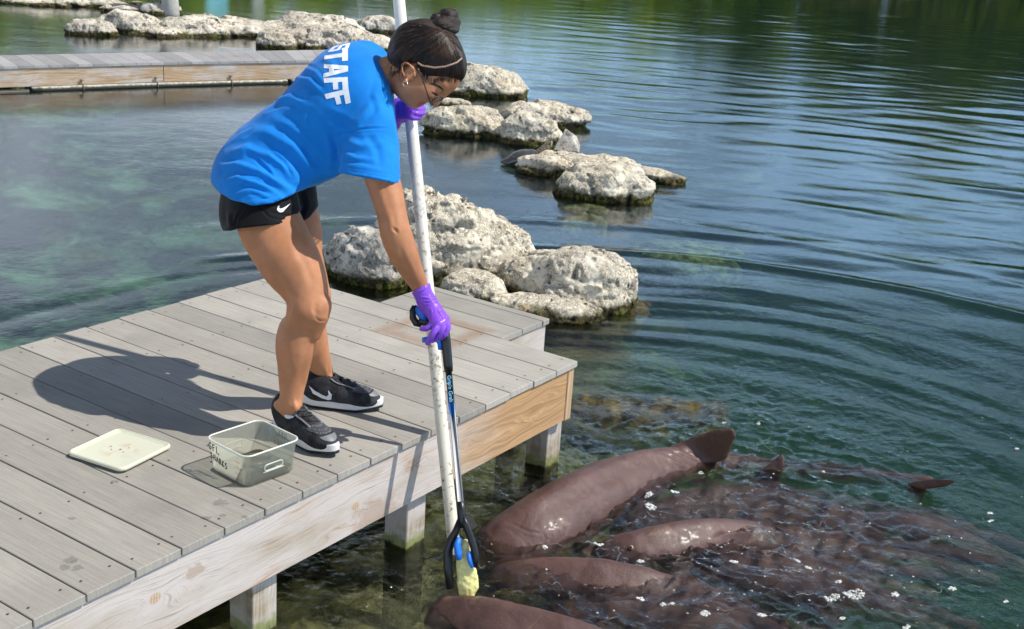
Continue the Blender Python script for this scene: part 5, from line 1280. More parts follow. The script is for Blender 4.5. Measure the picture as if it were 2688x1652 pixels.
def shark(label, spine, fins=(), res=.0075, eye=None, seed=0, grooves=None):
    """spine: (px, py, z of the axis above the water, half width m)"""
    P = np.array([onz(x, y, WATER+z) for x, y, z, r in spine]); r = np.array([q[3] for q in spine])
    S = SDF(P.min(0)-.22, P.max(0)+.24, res); S.chain(P, r, .02, flat=((0, 0, 1), .80), sub=6); S.chain(P+np.c_[np.zeros((len(P), 2)), r*.74], r*.16, .05, sub=4)
    d0 = P[0]-P[1]; d0[2] = 0; d0 /= np.linalg.norm(d0); s0 = np.array([-d0[1], d0[0], 0])
    S.ell(P[0]-d0*.03, (r[0]*1.05, r[0]*1.35, r[0]*.62), np.array([d0, s0, [0, 0, 1.]]), .05)      # broad blunt snout
    for sg in (-1, 1): S.chain([P[0]+d0*r[0]*.6+s0*sg*.02+[0, 0, -r[0]*.4], P[0]+d0*r[0]*.9+s0*sg*.025+[0, 0, -r[0]*.8]], [.006, .003], .004)
    # pectoral fins
    if len(P) > 3:
        k = 2; dd = P[k]-P[k+1]; dd[2] = 0; dd /= np.linalg.norm(dd); sd_ = np.array([-dd[1], dd[0], 0])
        for sg in (-1, 1):
            a = P[k]+sd_*sg*r[k]*.7+[0, 0, -r[k]*.75]; S.chain([a, a+sd_*sg*.10-dd*.07+[0, 0, -.03], a+sd_*sg*.19-dd*.17+[0, 0, -.06]], [.045, .034, .012], .03, flat=((0, 0, 1), .32))
    for f in fins:
        poly, lean, th = f; a = onz(*poly[0], WATER+.0); b_ = onz(*poly[-1], WATER+.0); u = (b_-a); u[2] = 0; u /= np.linalg.norm(u); n = np.cross(u, [0, 0, 1.]); up = np.array([0, 0, 1.])+n*lean; up /= np.linalg.norm(up); n = np.cross(u, up)
        def toplane(x, y):
            d = ray(x, y); q = C+d*((a-C)@n)/(d@n)-a; return (q@u, q@up)
        pl = np.array([toplane(x, y) for x, y in poly]); pl = np.vstack([pl, [pl[-1][0]-.01, -.10], [pl[0][0]+.0, -.10]])
        hi = pl[:, 1].max()
        def fn(Q_):
            q = Q_-a; X_ = q@u; Y_ = q@up; Z_ = np.abs(q@n); d = np.full(X_.shape, 1e9); ins = inpoly(X_, Y_, pl)
            for i in range(len(pl)):
                p0, p1 = pl[i], pl[(i+1) % len(pl)]; e = p1-p0; t = np.clip(((X_-p0[0])*e[0]+(Y_-p0[1])*e[1])/(e@e+1e-12), 0, 1); d = np.minimum(d, np.hypot(X_-p0[0]-t*e[0], Y_-p0[1]-t*e[1]))
            d = np.where(ins, -d, d); tt = th*(.45+.55*np.clip(1-Y_/max(hi, .01), 0, 1)); return np.maximum(d, 0)*.9+np.where(d < 0, np.maximum(Z_-np.minimum(tt, -d*.35+.004), -.02), np.hypot(np.maximum(d, 0), np.maximum(Z_-.004, 0))-0)
        c3 = np.array([a+u*x+up*y for x, y in pl]); S.op(c3.min(0)-.03, c3.max(0)+.03, fn, .028, pad=.04)
    V, Q = S.mesh(2); N = normals(V, Q); V = V+N*(fbm(V, 9, 3, .5, seed)*.005+fbm(V, 34, 3, .55, seed+1)*.0016-.0016*np.clip(1-np.abs(noise3(V, 14, seed+2))*14, 0, 1))[:, None]; V = sculpt(V, normals(V, Q), grooves) if grooves else V
    o = obj('nurse_shark', V, Q, MSK2, None, True, label=label, cat='shark', group=GS)
    if eye:
        tr = BVHTree.FromPolygons([Vector(v) for v in V], [tuple(map(int, q)) for q in Q]); h = cast(tr, *eye)
        if h: MB().ball(h[0]-0*h[1], .0085, 12, 8).build('eye', plain('shark_eye', (.35, .22, .15), .2), o, True); MB().ball(h[0]+h[1]*.0055, .0045, 10, 6).build('pupil', plain('shark_pupil', (.01, .008, .006), .1), o, True)
    return o
fin1 = [(1715, 1188), (1743, 1181), (1788, 1160), (1830, 1140), (1879, 1126), (1914, 1122), (1930, 1128), (1933, 1148), (1922, 1171), (1911, 1203), (1880, 1216)]
shark('largest shark humped out of the water, tall rounded fin raised high', [(1322, 1436, -.060, .098), (1400, 1402, -.035, .134), (1480, 1350, -.022, .136), (1570, 1298, -.020, .130), (1660, 1258, -.022, .115), (1750, 1232, -.026, .088), (1850, 1226, -.048, .062), (2000, 1240, -.085, .042), (2180, 1255, -.075, .034), (2340, 1262, -.045, .026), (2440, 1268, -.022, .018)],
      [(fin1, .0, .012), ([(1990, 1238), (2030, 1205), (2052, 1188), (2062, 1200), (2058, 1240)], .1, .008), ([(2380, 1268), (2440, 1255), (2500, 1258), (2512, 1264), (2490, 1278), (2430, 1285)], .2, .008)], seed=3,
      grooves=[([(1765, 1178), (1800, 1195), (1845, 1215)], 4, .0045), ([(1752, 1186), (1790, 1205), (1830, 1224)], 4, .0045), ([(1742, 1196), (1775, 1215), (1810, 1232)], 4, .004), ([(1340, 1372), (1385, 1395), (1430, 1402)], 3, -.003), ([(1425, 1440), (1432, 1418), (1428, 1400)], 2.5, -.003), ([(1443, 1434), (1450, 1412), (1446, 1394)], 2.5, -.003), ([(1461, 1427), (1468, 1405), (1464, 1388)], 2.5, -.003), ([(1479, 1419), (1486, 1397), (1482, 1380)], 2.5, -.003)])
shark('middle shark with its small eye showing above the churned water', [(1590, 1462, -.060, .050), (1660, 1452, -.036, .074), (1750, 1436, -.028, .086), (1850, 1424, -.038, .088), (1960, 1428, -.075, .085), (2100, 1455, -.105, .080), (2260, 1475, -.115, .066), (2420, 1490, -.13, .048), (2600, 1530, -.15, .030)], [([(1860, 1420), (1900, 1398), (1950, 1384), (1972, 1390), (1966, 1420)], -.3, .008)], eye=(1657, 1438), seed=7)
shark('third shark lying below the eyed one, long purplish back awash', [(1330, 1532, -.085, .065), (1420, 1532, -.072, .088), (1530, 1535, -.055, .095), (1640, 1548, -.056, .092), (1760, 1572, -.078, .080), (1880, 1608, -.085, .064), (1990, 1655, -.09, .050), (2100, 1710, -.10, .036)], (), seed=11)
shark('nearest shark, dark smooth hump cut off by the bottom of the picture', [(1180, 1625, -.060, .070), (1270, 1650, -.030, .100), (1380, 1680, -.015, .112), (1500, 1712, -.012, .104), (1620, 1750, -.03, .085), (1740, 1800, -.06, .06)], (), seed=13)
shark('sunken shark between the big fin and the eyed shark', [(1700, 1370, -.15, .06), (1800, 1345, -.135, .080), (1930, 1330, -.13, .085), (2080, 1345, -.13, .075), (2240, 1375, -.14, .055), (2400, 1415, -.15, .035)], (), seed=17, res=.01)
shark('sunken shark at the right with a tan patch on its back', [(2180, 1400, -.13, .055), (2290, 1395, -.115, .075), (2400, 1405, -.10, .080), (2520, 1440, -.12, .068), (2650, 1490, -.15, .045), (2790, 1550, -.18, .03)], (), seed=19, res=.01)
shark('sunken shark low in the picture among the foam flecks', [(1930, 1545, -.13, .06), (2030, 1555, -.12, .076), (2150, 1580, -.12, .075), (2270, 1600, -.105, .058), (2400, 1640, -.12, .04), (2540, 1700, -.15, .026)], (), seed=23, res=.01)
shark('sunken shark squeezed in right above the eyed shark, only a brown shape', [(1640, 1400, -.16, .055), (1740, 1385, -.14, .075), (1860, 1378, -.14, .08), (2000, 1390, -.14, .07), (2150, 1420, -.15, .05), (2300, 1460, -.16, .03)], (), seed=29, res=.01)
shark('sunken shark filling the gap under the eyed shark\'s belly', [(1760, 1500, -.15, .055), (1860, 1500, -.13, .075), (1990, 1512, -.125, .08), (2130, 1530, -.13, .072), (2280, 1545, -.14, .055), (2440, 1570, -.16, .03)], (), seed=31, res=.01)
shark('sunken shark just above the bottom edge, between two purplish backs', [(1480, 1625, -.15, .06), (1600, 1630, -.125, .08), (1740, 1645, -.12, .082), (1900, 1670, -.125, .07), (2060, 1710, -.14, .05)], (), seed=37, res=.01)
# ================================================================== turtle on the rocks
def turtle():
    D0 = depth(onz(1375, 440, WATER))+.06; p = lambda x, y, z=0: at(x, y, D0+z)
    t = empty('sea_turtle', p(1375, 430), 'dark sea turtle resting its shell against the boulder, head up by the pale stone', 'turtle')
    ax = frame(cv(.95, .10), cv(-.12, .85, -.5)); S = SDF(p(1375, 405)-.28, p(1375, 405)+.28, .006)
    S.ell(p(1378, 414), (.135, .058, .105), ax, .01); S.cap(p(1318, 425), p(1400, 420), .012, .05, .03); S.ell(p(1340, 424), (.06, .02, .05), ax, .03)
    V, Q = S.mesh(2); N = normals(V, Q); V = V+N*(-.004*np.clip(1-np.abs(noise3(V, 16, 2))*7, 0, 1))[:, None]
    M = Mat('turtle_shell', .3, .5); q = M.pos(); v1 = M.voro(q, 11, feat='DISTANCE_TO_EDGE'); M.color(M.mix(M.rng(v1, .01, .05), (.03, .03, .028), M.mix(M.noise(q, 20, 3), (.035, .038, .042), (.095, .085, .070)))); M.set(Coat_Weight=.5)
    obj('shell', V, Q, M.m, t)
    S = SDF(p(1430, 395)-.16, p(1430, 395)+.16, .004)
    S.chain([p(1398, 412, .02), p(1418, 398), p(1434, 386)], [.032, .028, .030], .01); S.ell(p(1439, 382), (.034, .030, .028), frame(cv(.9, .3), cv(-.3, .9)), .01); S.ell(p(1447, 374), (.016, .013, .016), None, .012)
    V, Q = S.mesh(1); M = Mat('turtle_skin', .25, .6); q = M.pos(); e_ = M.voro(q, 60, feat='DISTANCE_TO_EDGE'); M.color(M.mix(M.rng(e_, .02, .12), (.30, .25, .15), (.075, .060, .038))); h = obj('head', V, Q, M.m, t)
    MB().ball(p(1444, 378, -.026), .007, 10, 6).build('eye', plain('turtle_eye', (.008, .008, .008), .08), h, True)
    b = MB(); b.tube([p(1395, 432, -.05), p(1375, 442, -.07), p(1350, 447, -.06)], [(.03, .010), (.026, .008), (.01, .004)], 8); b.build('flipper', M.m, t, True)
turtle()
# ================================================================== pole
PA = np.array([-.944, -.163, -.264]); PB = np.array([-.584, .423, 1.273]); pd = (PB-PA)/np.linalg.norm(PB-PA)
M = Mat('weathered_pvc', .42, .45); p = M.pos(); n = M.noise(p, 55, 5, .75); n2 = M.noise(p, 9, 3); Z = M.sep(p)['Z']
low_ = M.rng(Z, .25, 1.0, 1, .0)
c = M.mix(M.rng(n2, .3, .7), (.74, .70, .62), (.80, .78, .73)); c = M.mix(M.math('MULTIPLY', low_, .45), c, (.66, .58, .42)); c = M.mix(M.math('MULTIPLY', M.rng(M.math('ADD', n, M.math('MULTIPLY', M.math('SUBTRACT', M.noise(p, 6, 4, .6), .5), .5)), .54, .66, 0, .85), M.math('ADD', low_, .12)), c, (.15, .11, .065)); M.color(c); M.set(Normal=M.bump(n, .2, .0006))
b = MB(); e0 = PA-pd*.07; e1 = PB+pd*1.1; b.tube([e0, e1], .0193, 24, cap=False); b.tube([e1, e0], .0163, 24, cap=False)
u_ = np.cross(pd, [1, 0, 0]); u_ /= np.linalg.norm(u_); w_ = np.cross(pd, u_)
for e in (e0, e1):
    V = [e+rr*(math.cos(a)*u_+math.sin(a)*w_) for rr in (.0163, .0193) for a in np.linspace(0, 6.283, 25)[:-1]]; b.add(V, [(i, (i+1) % 24, 24+(i+1) % 24, 24+i) for i in range(24)])
b.build('pole', M.m, None, True, label='long white plastic pole with brown specks held upright in both gloved hands', cat='pole')
# ================================================================== grabber
gr = empty('grabber', (-1.02, -.24, -.15), 'black and blue litter grabber with silver shaft clamping a yellow block', 'grabber')
M_blk = plain('black_plastic', (.010, .010, .011), .38, .0004, 300); M_blu = plain('blue_rubber', (.012, .17, .70), .5, .0005, 200); M_sil = plain('silver_shaft', (.55, .58, .62), .32, metal=.6)
G0 = at(1168, 868, 3.752); G1 = at(1209, 1322, 3.790)
gl_ = lambda t: G0*(1-t)+G1*t
gpx = lambda x, y: (y-868)/(1322-868)
b = MB(); b.tube([gl_(-.02), gl_(.06), gl_(.195), gl_(.235)], [.0135, .0155, .0150, .0135], 14, sq=.9); b.build('grip_sleeve', M_blk, gr, True)
M = Mat('shaft_print', .32, .5); tt = M.node('ShaderNodeVectorMath', {0: M.pos(), 1: tuple((G1-G0)/np.linalg.norm(G1-G0))}, operation='DOT_PRODUCT').outputs['Value']; t0_ = float(G0@((G1-G0)/np.linalg.norm(G1-G0))); LG = np.linalg.norm(G1-G0)
sdv = np.cross(G1-G0, R[2]); sdv /= np.linalg.norm(sdv); off_ = M.math('ABSOLUTE', M.math('SUBTRACT', M.node('ShaderNodeVectorMath', {0: M.pos(), 1: tuple(sdv)}, operation='DOT_PRODUCT').outputs['Value'], float(G0@sdv)))
ts = M.math('ADD', M.math('DIVIDE', M.math('SUBTRACT', tt, t0_), LG), M.math('MULTIPLY', off_, -9.0))
c = M.mix(M.rng(ts, .34, .36, smooth=False), (.012, .012, .013), (.02, .22, .80)); ts2 = M.math('ADD', M.math('DIVIDE', M.math('SUBTRACT', tt, t0_), LG), M.math('MULTIPLY', off_, 9.0)); c = M.mix(M.rng(ts2, .52, .545, smooth=False), c, (.55, .58, .62))
M.color(c); b = MB(); b.tube([gl_(.2), gl_(1.0)], .0102, 4, sq=1.0); 
b = MB(); dv = (G1-G0)/LG; fu = frame(dv, sdv); b.box((LG*.2, -.0095, -.0085), (LG*1.0, .0095, .0085), .0022, fu, G0); b.build('shaft', M.m, gr, True)
cdt = bpy.data.curves.new('lettering', 'FONT'); cdt.body = "Grip'n Grab"; cdt.size = .0165; cdt.extrude = .0002; cdt.offset = .0003; cdt.align_y = 'CENTER'
tx = dv; tz = -R[2]-tx*(-R[2]@tx); tz /= np.linalg.norm(tz); ty = np.cross(tz, tx); nz_ = fu[2] if fu[2]@tz > 0 else -fu[2]; ty = np.cross(nz_, tx); o_ = gl_(.255)+nz_*.0092
_t = bpy.data.objects.new('lettering_source', cdt); COL.objects.link(_t); _dg2 = bpy.context.evaluated_depsgraph_get(); _dg2.update(); _me = bpy.data.meshes.new_from_object(_t.evaluated_get(_dg2)); bpy.data.objects.remove(_t)
_me.materials.clear(); _me.materials.append(plain('pale_blue_print', (.25, .62, .90), .5)); lt = bpy.data.objects.new('lettering', _me); COL.objects.link(lt)
lt.parent = gr; lt.matrix_parent_inverse = Matrix.Translation(-gr.location); lt.matrix_basis = Matrix(((tx[0], ty[0], nz_[0], o_[0]), (tx[1], ty[1], nz_[1], o_[1]), (tx[2], ty[2], nz_[2], o_[2]), (0, 0, 0, 1)))
b = MB(); b.tube([gl_(.985), gl_(1.05), gl_(1.10), gl_(1.14)], [.0125, .013, .014, .010], 12); b.build('socket', M_blk, gr, True)
# pistol handle loop and trigger in the hand
b = MB(); b.tube([at(1166, 862, 3.752), at(1140, 848, 3.755), at(1118, 845, 3.757), at(1100, 842, 3.757)], [.0135, .015, .0145, .0135], 12)
b.tube([at(1088, 803, 3.757), at(1083, 815, 3.757), at(1084, 835, 3.757), at(1092, 848, 3.757), at(1106, 850, 3.757)], [.007, .0095, .0105, .0115, .012], 12); b.tube([at(1088, 803, 3.757), at(1097, 816, 3.757), at(1106, 834, 3.757), at(1108, 846, 3.757)], [.006, .007, .0075, .008], 10); b.build('handle', M_blk, gr, True)
b = MB(); b.tube([at(1093, 808, 3.752), at(1100, 820, 3.748), at(1109, 833, 3.746), at(1114, 842, 3.748)], [(.005, .012), (.007, .014), (.007, .013), (.004, .01)], 10); b.build('thumb_pad', M_blu, gr, True)
b = MB(); b.tube([at(1108, 893, 3.72), at(1122, 892, 3.722), at(1142, 890, 3.74), at(1153, 893, 3.752), at(1156, 905, 3.755), at(1157, 919, 3.755)], [(.004, .008), (.005, .010), (.005, .010), (.006, .011), (.005, .010), (.005, .009)], 8); b.build('trigger', M_blu, gr, True)
# jaws
DJ = 3.80
b = MB(); b.tube([at(1213, 1352, DJ-.01), at(1222, 1378, DJ-.012), at(1234, 1408, DJ-.014), at(1244, 1438, DJ-.014), at(1249, 1468, DJ-.012), at(1247, 1489, DJ-.01)], [(.008, .010), (.010, .012), (.010, .012), (.011, .012), (.010, .012), (.006, .009)], 10); b.build('jaw', M_blk, gr, True, label='right jaw of the grabber, curved black finger')
b = MB(); b.tube([at(1209, 1362, DJ+.0), at(1197, 1395, DJ+.005), at(1184, 1418, DJ+.006), at(1176, 1445, DJ+.006), at(1176, 1490, DJ+.006), at(1182, 1545, DJ+.006)], [(.009, .010), (.011, .013), (.013, .016), (.013, .018), (.012, .018), (.010, .015)], 10); b.build('jaw', M_blk, gr, True, label='left jaw of the grabber dipping into the water')
b = MB(); b.box((-.013, -.003, -.024), (.013, .003, .026), .002, frame(cv(.8, .45, .4), cv(.2, -.2, .9)), at(1234, 1372, DJ+.012)); b.build('magnet_tab', M_blk, gr)
b = MB(); b.tube([at(1207, 1412, DJ-.012), at(1200, 1430, DJ-.016), at(1203, 1452, DJ-.018), at(1206, 1470, DJ-.018)], [(.007, .010), (.010, .013), (.011, .014), (.006, .009)], 12); b.build('rubber_pad', M_blu, gr, True)
b = MB(); b.tube([at(1233, 1448, DJ-.012), at(1234, 1468, DJ-.014), at(1241, 1490, DJ-.014)], [(.006, .010), (.007, .012), (.005, .008)], 12); b.build('rubber_pad', M_blu, gr, True)
b = MB(); b.tube([at(1176, 1440, DJ), at(1150, 1458, DJ+.03), at(1112, 1470, DJ+.06)], .0016, 5); b.build('cord', M_blk, gr, True)
# yellow gel food block
S = SDF(at(1228, 1480, DJ)-.10, at(1228, 1480, DJ)+.10, .0028)
S.chain([at(1222, 1425, DJ+.006), at(1219, 1455, DJ+.006), at(1222, 1490, DJ+.006), at(1228, 1530, DJ+.006), at(1226, 1556, DJ+.006)], [.012, .022, .030, .033, .026], .01, flat=(R[2], .38))
V, Q = S.mesh(1); V = V+normals(V, Q)*(fbm(V, 50, 3, .6, 3)*.004)[:, None]; M = Mat('gel_food', .3, .5); M.color(M.mix(M.noise(M.pos(), 40, 3), (.84, .80, .36), (.74, .68, .25))).set(Subsurface_Weight=.3, Subsurface_Scale=.01)
obj('food_block', V, Q, M.m, None, True, label='yellow gel food block between the grabber jaws, half in the water', cat='food block')
# ================================================================== tub and lid
cn, cl, ct, cr_ = [onz(x, y, .105) for x, y in ((643, 1202), (536.5, 1147), (676, 1099), (800.6, 1150))]
cc = (cn+cl+ct+cr_)/4; ux = (cr_-cn)+(ct-cl); ux /= np.linalg.norm(ux); uy = np.array([-ux[1], ux[0], 0]); SX, SY, HT = .198, .190, .105
O_ = cc*[1, 1, 0]; cw = lambda x, y, z: O_+ux*x+uy*y+np.array([0, 0, z])
tub = empty('food_tub', O_, 'square frosted plastic tub marked GFL SHARKS beside her right shoe', 'tub')
def rrect(hx, hy, rad_, n=6):
    out = []
    for (sx, sy, a0) in ((1, 1, 0), (-1, 1, 90), (-1, -1, 180), (1, -1, 270)):
        for i in range(n+1):
            a = rad(a0+90*i/n); out.append((sx*(hx-rad_)+rad_*math.cos(a), sy*(hy-rad_)+rad_*math.sin(a)))
    return out
def shell_rings(levels, n=6):
    V = []; k = 4*(n+1)
    for hx, hy, r_, z in levels: V += [cw(x, y, z) for x, y in rrect(hx, hy, r_, n)]
    Fc = []
    for i in range(len(levels)-1):
        for j in range(k): Fc.append((i*k+j, i*k+(j+1) % k, (i+1)*k+(j+1) % k, (i+1)*k+j))
    Fc.append(tuple(range(k))[::-1]); Fc.append(tuple((len(levels)-1)*k+j for j in range(k))); return V, Fc
bx, by = SX/2-.012, SY/2-.012; t_ = .0022
lv = [(bx-.010, by-.010, .018, .001), (bx, by, .022, .008), (SX/2-.004, SY/2-.004, .026, HT-.008), (SX/2-.001, SY/2-.001, .028, HT-.007), (SX/2, SY/2, .028, HT-.001), (SX/2-.003, SY/2-.003, .026, HT), (SX/2-.007, SY/2-.007, .024, HT-.003), (bx-t_, by-t_, .020, .010), (bx-.014, by-.014, .016, .0045)]
V, Fc = shell_rings(lv)
M = Mat('frosted_plastic', .28, .45); M.color((.84, .84, .72)); tb_ = M.node('ShaderNodeBsdfTransparent', {'Color': (.93, .94, .90, 1)}).outputs[0]
tl = M.node('ShaderNodeBsdfTranslucent', {'Color': (.75, .76, .68, 1)}).outputs[0]
m1 = M.node('ShaderNodeMixShader', {0: .60}); M.l.new(M.b.outputs[0], m1.inputs[1]); M.l.new(tl, m1.inputs[2]); m2 = M.node('ShaderNodeMixShader'); 
lw = M.node('ShaderNodeLayerWeight', {'Blend': .35}).outputs['Facing']; M.l.new(M.rng(lw, 0, 1, .18, .46, False), m2.inputs[0]); M.l.new(tb_, m2.inputs[1]); M.l.new(m1.outputs[0], m2.inputs[2]); M.l.new(m2.outputs[0], M.out.inputs['Surface']); M_tub = M.m
obj('tub_body', V, Fc, M_tub, tub, True)
M_rim = plain('rim_plastic', (.70, .70, .62), .35); M_tub2 = plain('grip_plastic', (.50, .50, .44), .3); b = MB(); b.tube([cw(x, y, HT-.002) for x, y in rrect(SX/2-.002, SY/2-.002, .027, 8)], .0026, 8, closed=True); b.build('rim', M_rim, tub, True)
def wall(u, z, side, off=.0012):      # point on a wall: side 0 = front (-uy), 1 = left (-ux), 2 = back (+uy), 3 = right (+ux)
    f = z/HT; hx = bx*(1-f)+(SX/2-.004)*f+off; hy = by*(1-f)+(SY/2-.004)*f+off
    return {0: cw(u, -hy, z), 1: cw(-hx, -u, z), 2: cw(-u, hy, z), 3: cw(hx, u, z)}[side]
for sd2 in (0, 2):
    b = MB()
    b.tube([wall(x, z, sd2, .004) for x, z in rrect(.030, .0085, .008, 4)] and [wall(x, .050+z, sd2, .004) for x, z in rrect(.032, .0095, .009, 4)], .0022, 6, closed=True)
    b.tube([wall(x, .038, sd2, .005) for x in np.linspace(-.036, .036, 6)], .0018, 6); b.build('handle', M_tub2, tub, True)
GL = {'G': [[(.9, .8), (.6, 1), (.25, .9), (.05, .55), (.1, .2), (.4, 0), (.75, .12), (.8, .45), (.45, .45)]], 'F': [[(.1, 0), (.12, 1)], [(.12, .95), (.85, 1)], [(.1, .55), (.65, .58)]], 'L': [[(.15, 1), (.1, .05), (.8, .0), (.9, -.1)]],
 'S': [[(.85, .9), (.45, 1), (.15, .8), (.3, .55), (.7, .42), (.8, .15), (.45, -.03), (.08, .12)]], 'H': [[(.1, 0), (.15, 1)], [(.8, 0), (.78, 1)], [(.1, .5), (.8, .55)]], 'A': [[(0, 0), (.45, 1), (.9, 0)], [(.2, .38), (.72, .4)]],
 'R': [[(.1, 0), (.12, 1), (.6, .98), (.72, .75), (.5, .52), (.14, .5)], [(.4, .5), (.85, 0)]], 'K': [[(.12, 0), (.12, 1)], [(.8, 1), (.14, .45), (.85, 0)]]}
M_ink = plain('marker_ink', (.012, .014, .03), .5); M_red = plain('red_scale', (.62, .10, .08), .5); M_blue = plain('blue_scale', (.08, .30, .55), .5)
def write(txt, side, u0, z0, w, hgt, slope=0.0):
    b = MB()
    for i, c_ in enumerate(txt):
        for st in GL[c_]: b.tube([wall(u0+(i+x*.78)*w, z0+y*hgt+slope*(i*w), side, .0016) for x, y in st], .0013, 5)
    b.build('lettering', M_ink, tub, True)
write('GFL', 1, -.078, .072, .0165, .022, -.10); write('SHARKS', 1, -.074, .044, .0130, .0185, -.16)
write('GFL', 3, -.030, .078, .0150, .018, 0); write('SHARKS', 3, -.050, .052, .0125, .0170, 0)
b = MB()
for i, z in enumerate((.020, .038, .056, .074)): b.tube([wall(.046, z, 1), wall(.060, z, 1)], .0007, 4); b.tube([wall(.040, z-.001, 1), wall(.043, z+.003, 1)], .0007, 4)
b.build('measure_marks', M_red, tub, True)
b = MB(); b.tube([wall(.040, .045, 3), wall(.040, .092, 3)], .0006, 4)
for z in (.05, .066, .082): b.tube([wall(.040, z, 3), wall(.055, z, 3)], .0006, 4)
b.build('measure_marks', M_blue, tub, True)
# fish scraps and murky juice in the tub
V, Fc = shell_rings([(bx-.016, by-.016, .015, .0055), (bx-.004, by-.004, .018, .019)]); M = Mat('murky_juice', .1, .5); M.color(M.mix(M.noise(M.pos(), 30, 4, .6), (.07, .045, .022), (.34, .28, .17))).set(Alpha=.88); obj('juice', V, Fc, M.m, tub, True)
def fish(x, y, z, a, L, lab, mat, tilt=.0):
    d = ux*math.cos(a)+uy*math.sin(a); s_ = np.cross([0, 0, 1], d); c0 = cw(x, y, z); b = MB()
    b.tube([c0-d*L*.5, c0-d*L*.38, c0-d*L*.1, c0+d*L*.2, c0+d*L*.36+[0, 0, tilt*.3], c0+d*L*.5+[0, 0, tilt]], [(.003, .004), (.008, .007), (.012, .010), (.008, .007), (.003, .003), (.009, .001)], 10); b.V = [tuple(np.array(v)+np.array([0, 0, .006])) for v in b.V]; b.build('fish', mat, None, True, label=lab, cat='fish')
M_fish = Mat('fish_skin', .22, .6); M_fish.color(M_fish.mix(M_fish.rng(M_fish.noise(M_fish.pos(), 60, 3), .4, .6), (.10, .10, .09), (.52, .50, .42))).set(Metallic=.35); M_fish = M_fish.m; M_fd = plain('dark_fish', (.16, .12, .08), .25, .001, 80, .4)
fish(.0, -.052, .030, .1, .075, 'silvery fish lying highest in the tub', M_fish, .012); fish(-.055, -.045, .020, 1.0, .07, 'dark fish in the near corner of the tub', M_fd); fish(-.05, .02, .019, 1.7, .065, 'brownish fish along the left wall of the tub', M_fd); fish(.052, -.055, .019, .3, .06, 'pale fish at the right corner of the tub', M_fish); fish(.045, .03, .018, 2.2, .06, 'small dark fish at the back of the tub', M_fd); fish(-.005, -.01, .018, 2.7, .07, 'dull fish across the middle of the tub', M_fd)
# lid
lp = [onz(x, y, .006) for x, y in ((178, 1203), (310, 1124), (452, 1165), (320, 1252))]; lc = sum(lp)/4
lx = (lp[2]-lp[1])+(lp[3]-lp[0]); lx /= np.linalg.norm(lx); ly = np.array([-lx[1], lx[0], 0]); LH = .106
lid = empty('tub_lid', lc*[1, 1, 0], 'cream square lid with rounded corners lying flat on the boards, stained pink in the middle', 'lid')
lw_ = lambda x, y, z: lc*[1, 1, 0]+lx*x+ly*y+np.array([0, 0, z+.004+.004*(x-y)])
V = []; lvl = [(LH-.004, .020, .001), (LH, .022, .003), (LH, .022, .0105), (LH-.002, .021, .0125), (LH-.008, .017, .0115), (LH-.012, .014, .0075), (LH-.016, .012, .0068)]
for h_, r_, z_ in lvl: V += [lw_(x, y, z_) for x, y in rrect(h_, h_, r_, 6)]
k = 28; Fc = [(i*k+j, i*k+(j+1) % k, (i+1)*k+(j+1) % k, (i+1)*k+j) for i in range(len(lvl)-1) for j in range(k)]; Fc += [tuple(range(k))[::-1], tuple((len(lvl)-1)*k+j for j in range(k))]
M = Mat('cream_plastic', .35, .45); p = M.pos(); dv2 = M.node('ShaderNodeVectorMath', {0: p, 1: tuple(lc)}, operation='DISTANCE').outputs['Value']
st = M.math('MULTIPLY', M.rng(dv2, .02, .075, 1, 0), M.rng(M.noise(p, 38, 5, .65), .46, .62)); c = M.mix(M.math('MULTIPLY', st, .55), (.64, .64, .50), (.50, .28, .19)); M.color(c); M.set(Subsurface_Weight=.1, Subsurface_Scale=.01)
obj('lid_panel', V, Fc, M.m, lid, True)
b = MB(); b.tube([lw_(x, y, .0125) for x, y in rrect(LH-.004, LH-.004, .019, 6)], .0016, 6, closed=True); b.build('raised_rim', plain('cream_rim', (.76, .76, .58), .35), lid, True)
b = MB()
for i, (x, y, s_) in enumerate(((.0, .0, .004), (-.02, -.015, .0025), (.012, .02, .002), (-.035, .0, .002), (.02, -.01, .0018))): b.ball(lw_(x, y, .0078), (s_, s_*.7, .0012), 8, 4)
b.build('food_specks', plain('brown_speck', (.22, .09, .05), .6), lid, True, kind='stuff')
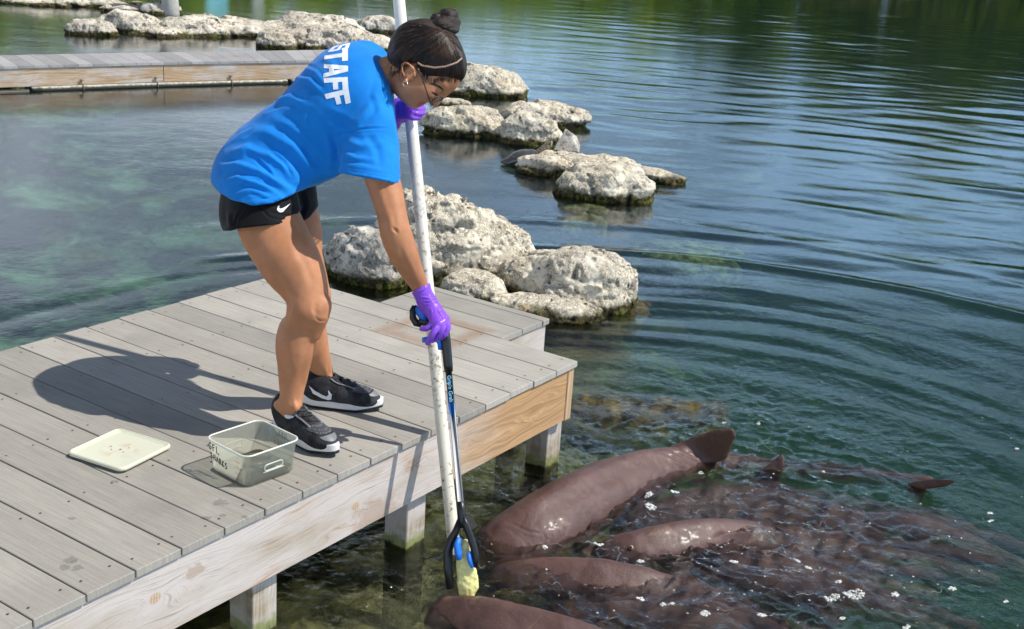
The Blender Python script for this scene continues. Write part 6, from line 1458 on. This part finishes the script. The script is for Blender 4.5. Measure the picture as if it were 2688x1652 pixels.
# ================================================================== foam, bubbles, modelled light filaments, scraps on the water
rs = random.Random(21); M = Mat('foam', .35, .5); M.color((.80, .82, .80)).set(Alpha=M.rng(M.voro(M.pos(), 130), .18, .5, 1.0, .45)); M_foam_glint = M.m
Mb = Mat('bubble_film', .05, .5); Mb.color((.75, .80, .80)).set(Alpha=.35); M_bub = Mb.m
_dg = bpy.context.evaluated_depsgraph_get()
B_wat = BVHTree.FromPolygons([Vector(v) for v in np.stack([X, Y, Z], 1)] if False else [v.co for v in wat.data.vertices], [tuple(p_.vertices) for p_ in wat.data.polygons][:1]) if False else None
def wz(P):
    return float(waves(np.array([P[0]]), np.array([P[1]]))[0])+WATER
fb = MB(); n_f = 0
clust = [(2238, 1563, 26), (2182, 1570, 17), (2350, 1560, 9), (2160, 1240, 4), (1702, 1310, 10), (1706, 1342, 12), (1770, 1305, 9), (1680, 1480, 8), (1925, 1480, 10), (1905, 1410, 10), (1570, 1440, 10), (1520, 1480, 10), (2200, 1530, 7), (2090, 1475, 8), (2120, 1495, 7), (1850, 1620, 10), (2000, 1622, 10), (1680, 1575, 9), (1760, 1595, 7), (1740, 1592, 6), (1430, 1440, 6), (1840, 1240, 5), (2500, 1545, 8), (2640, 1580, 5), (2380, 1645, 8), (2210, 1622, 6), (2670, 1175, 4), (2600, 1370, 6), (2690-90, 1350, 6), (1900, 1115, 5), (1990, 1115, 5), (1480, 1092, 5)]
for cx, cy, rr_ in clust:
    for i in range(int(6+rr_*3.0)):
        a = rs.uniform(0, 6.28); q = rr_*math.sqrt(rs.random()); P = onz(cx+q*math.cos(a)*1.2, cy+q*math.sin(a)*.5, WATER); s_ = rs.uniform(.002, .0058)*(1 if rr_ > 8 else .8)
        P[2] = wz(P)+.001; fb.ball(P, (s_, s_, s_*.55), 7, 4)
for i in range(300):
    x = rs.uniform(1400, 2688); y = rs.uniform(900, 1652)
    if rs.random() > np.exp(-((x-2150)/520)**2-((y-1450)/260)**2)+.12: continue
    P = onz(x, y, WATER); P[2] = wz(P)+.0005; s_ = rs.uniform(.0015, .0042); fb.ball(P, (s_, s_, s_*.6), 7, 4)
for i in range(60):
    x = rs.uniform(640, 1300); y = rs.uniform(1250, 1640); P = onz(x, y, WATER)
    if P[1] > -.02: continue
    P[2] = wz(P)+.0005; s_ = rs.uniform(.0015, .0035); fb.ball(P, (s_, s_, s_*.6), 7, 4)
for i in range(240):      # thin pale threads modelled to imitate light filaments on the churned surface
    x = rs.gauss(1880, 330); y = rs.gauss(1430, 110)
    if not (1260 < x < 2688 and 1170 < y < 1650): continue
    P = onz(x, y, WATER); a = rs.uniform(-.5, .5)+(.0 if rs.random() < .75 else 1.2); L_ = rs.uniform(.012, .06); d_ = VR*math.cos(a)+VH*math.sin(a); s_ = VR*-math.sin(a)+VH*math.cos(a); ph = rs.uniform(0, 6); am = L_*rs.uniform(.05, .22); pts = []
    for t in np.linspace(-.5, .5, 8):
        q = P+d_*L_*t+s_*am*math.sin(ph+t*9); q[2] = wz(q)+.0004; pts.append(q)
    w_ = rs.uniform(.0002, .0006); fb.tube(pts, [w_*.3, w_, w_, w_*1.3, w_, w_, w_*.8, w_*.3], 4, cap=False)
fb.build('foam', M_foam_glint, None, True, kind='stuff')  # foam beads together with the pale threads that stand in for light filaments
M_yel = plain('yellow_scrap', (.62, .56, .16), .4, .001, 60)
for i, (x, y, l) in enumerate(((1235, 1572, .05), (1262, 1594, .045))):
    P = onz(x, y, WATER); P[2] = wz(P)+.002; b = MB(); b.tube([P-VR*l*.5, P-VR*l*.2+VH*.006, P+VR*l*.2-VH*.003, P+VR*l*.5], [(.002, .001), (.006, .0015), (.005, .0015), (.002, .001)], 6); b.build('food_scrap', M_yel, None, True, label=['thin yellow food scrap floating above the nearest shark', 'short yellow food scrap at the bottom edge over the nearest shark'][i], cat='food scrap')
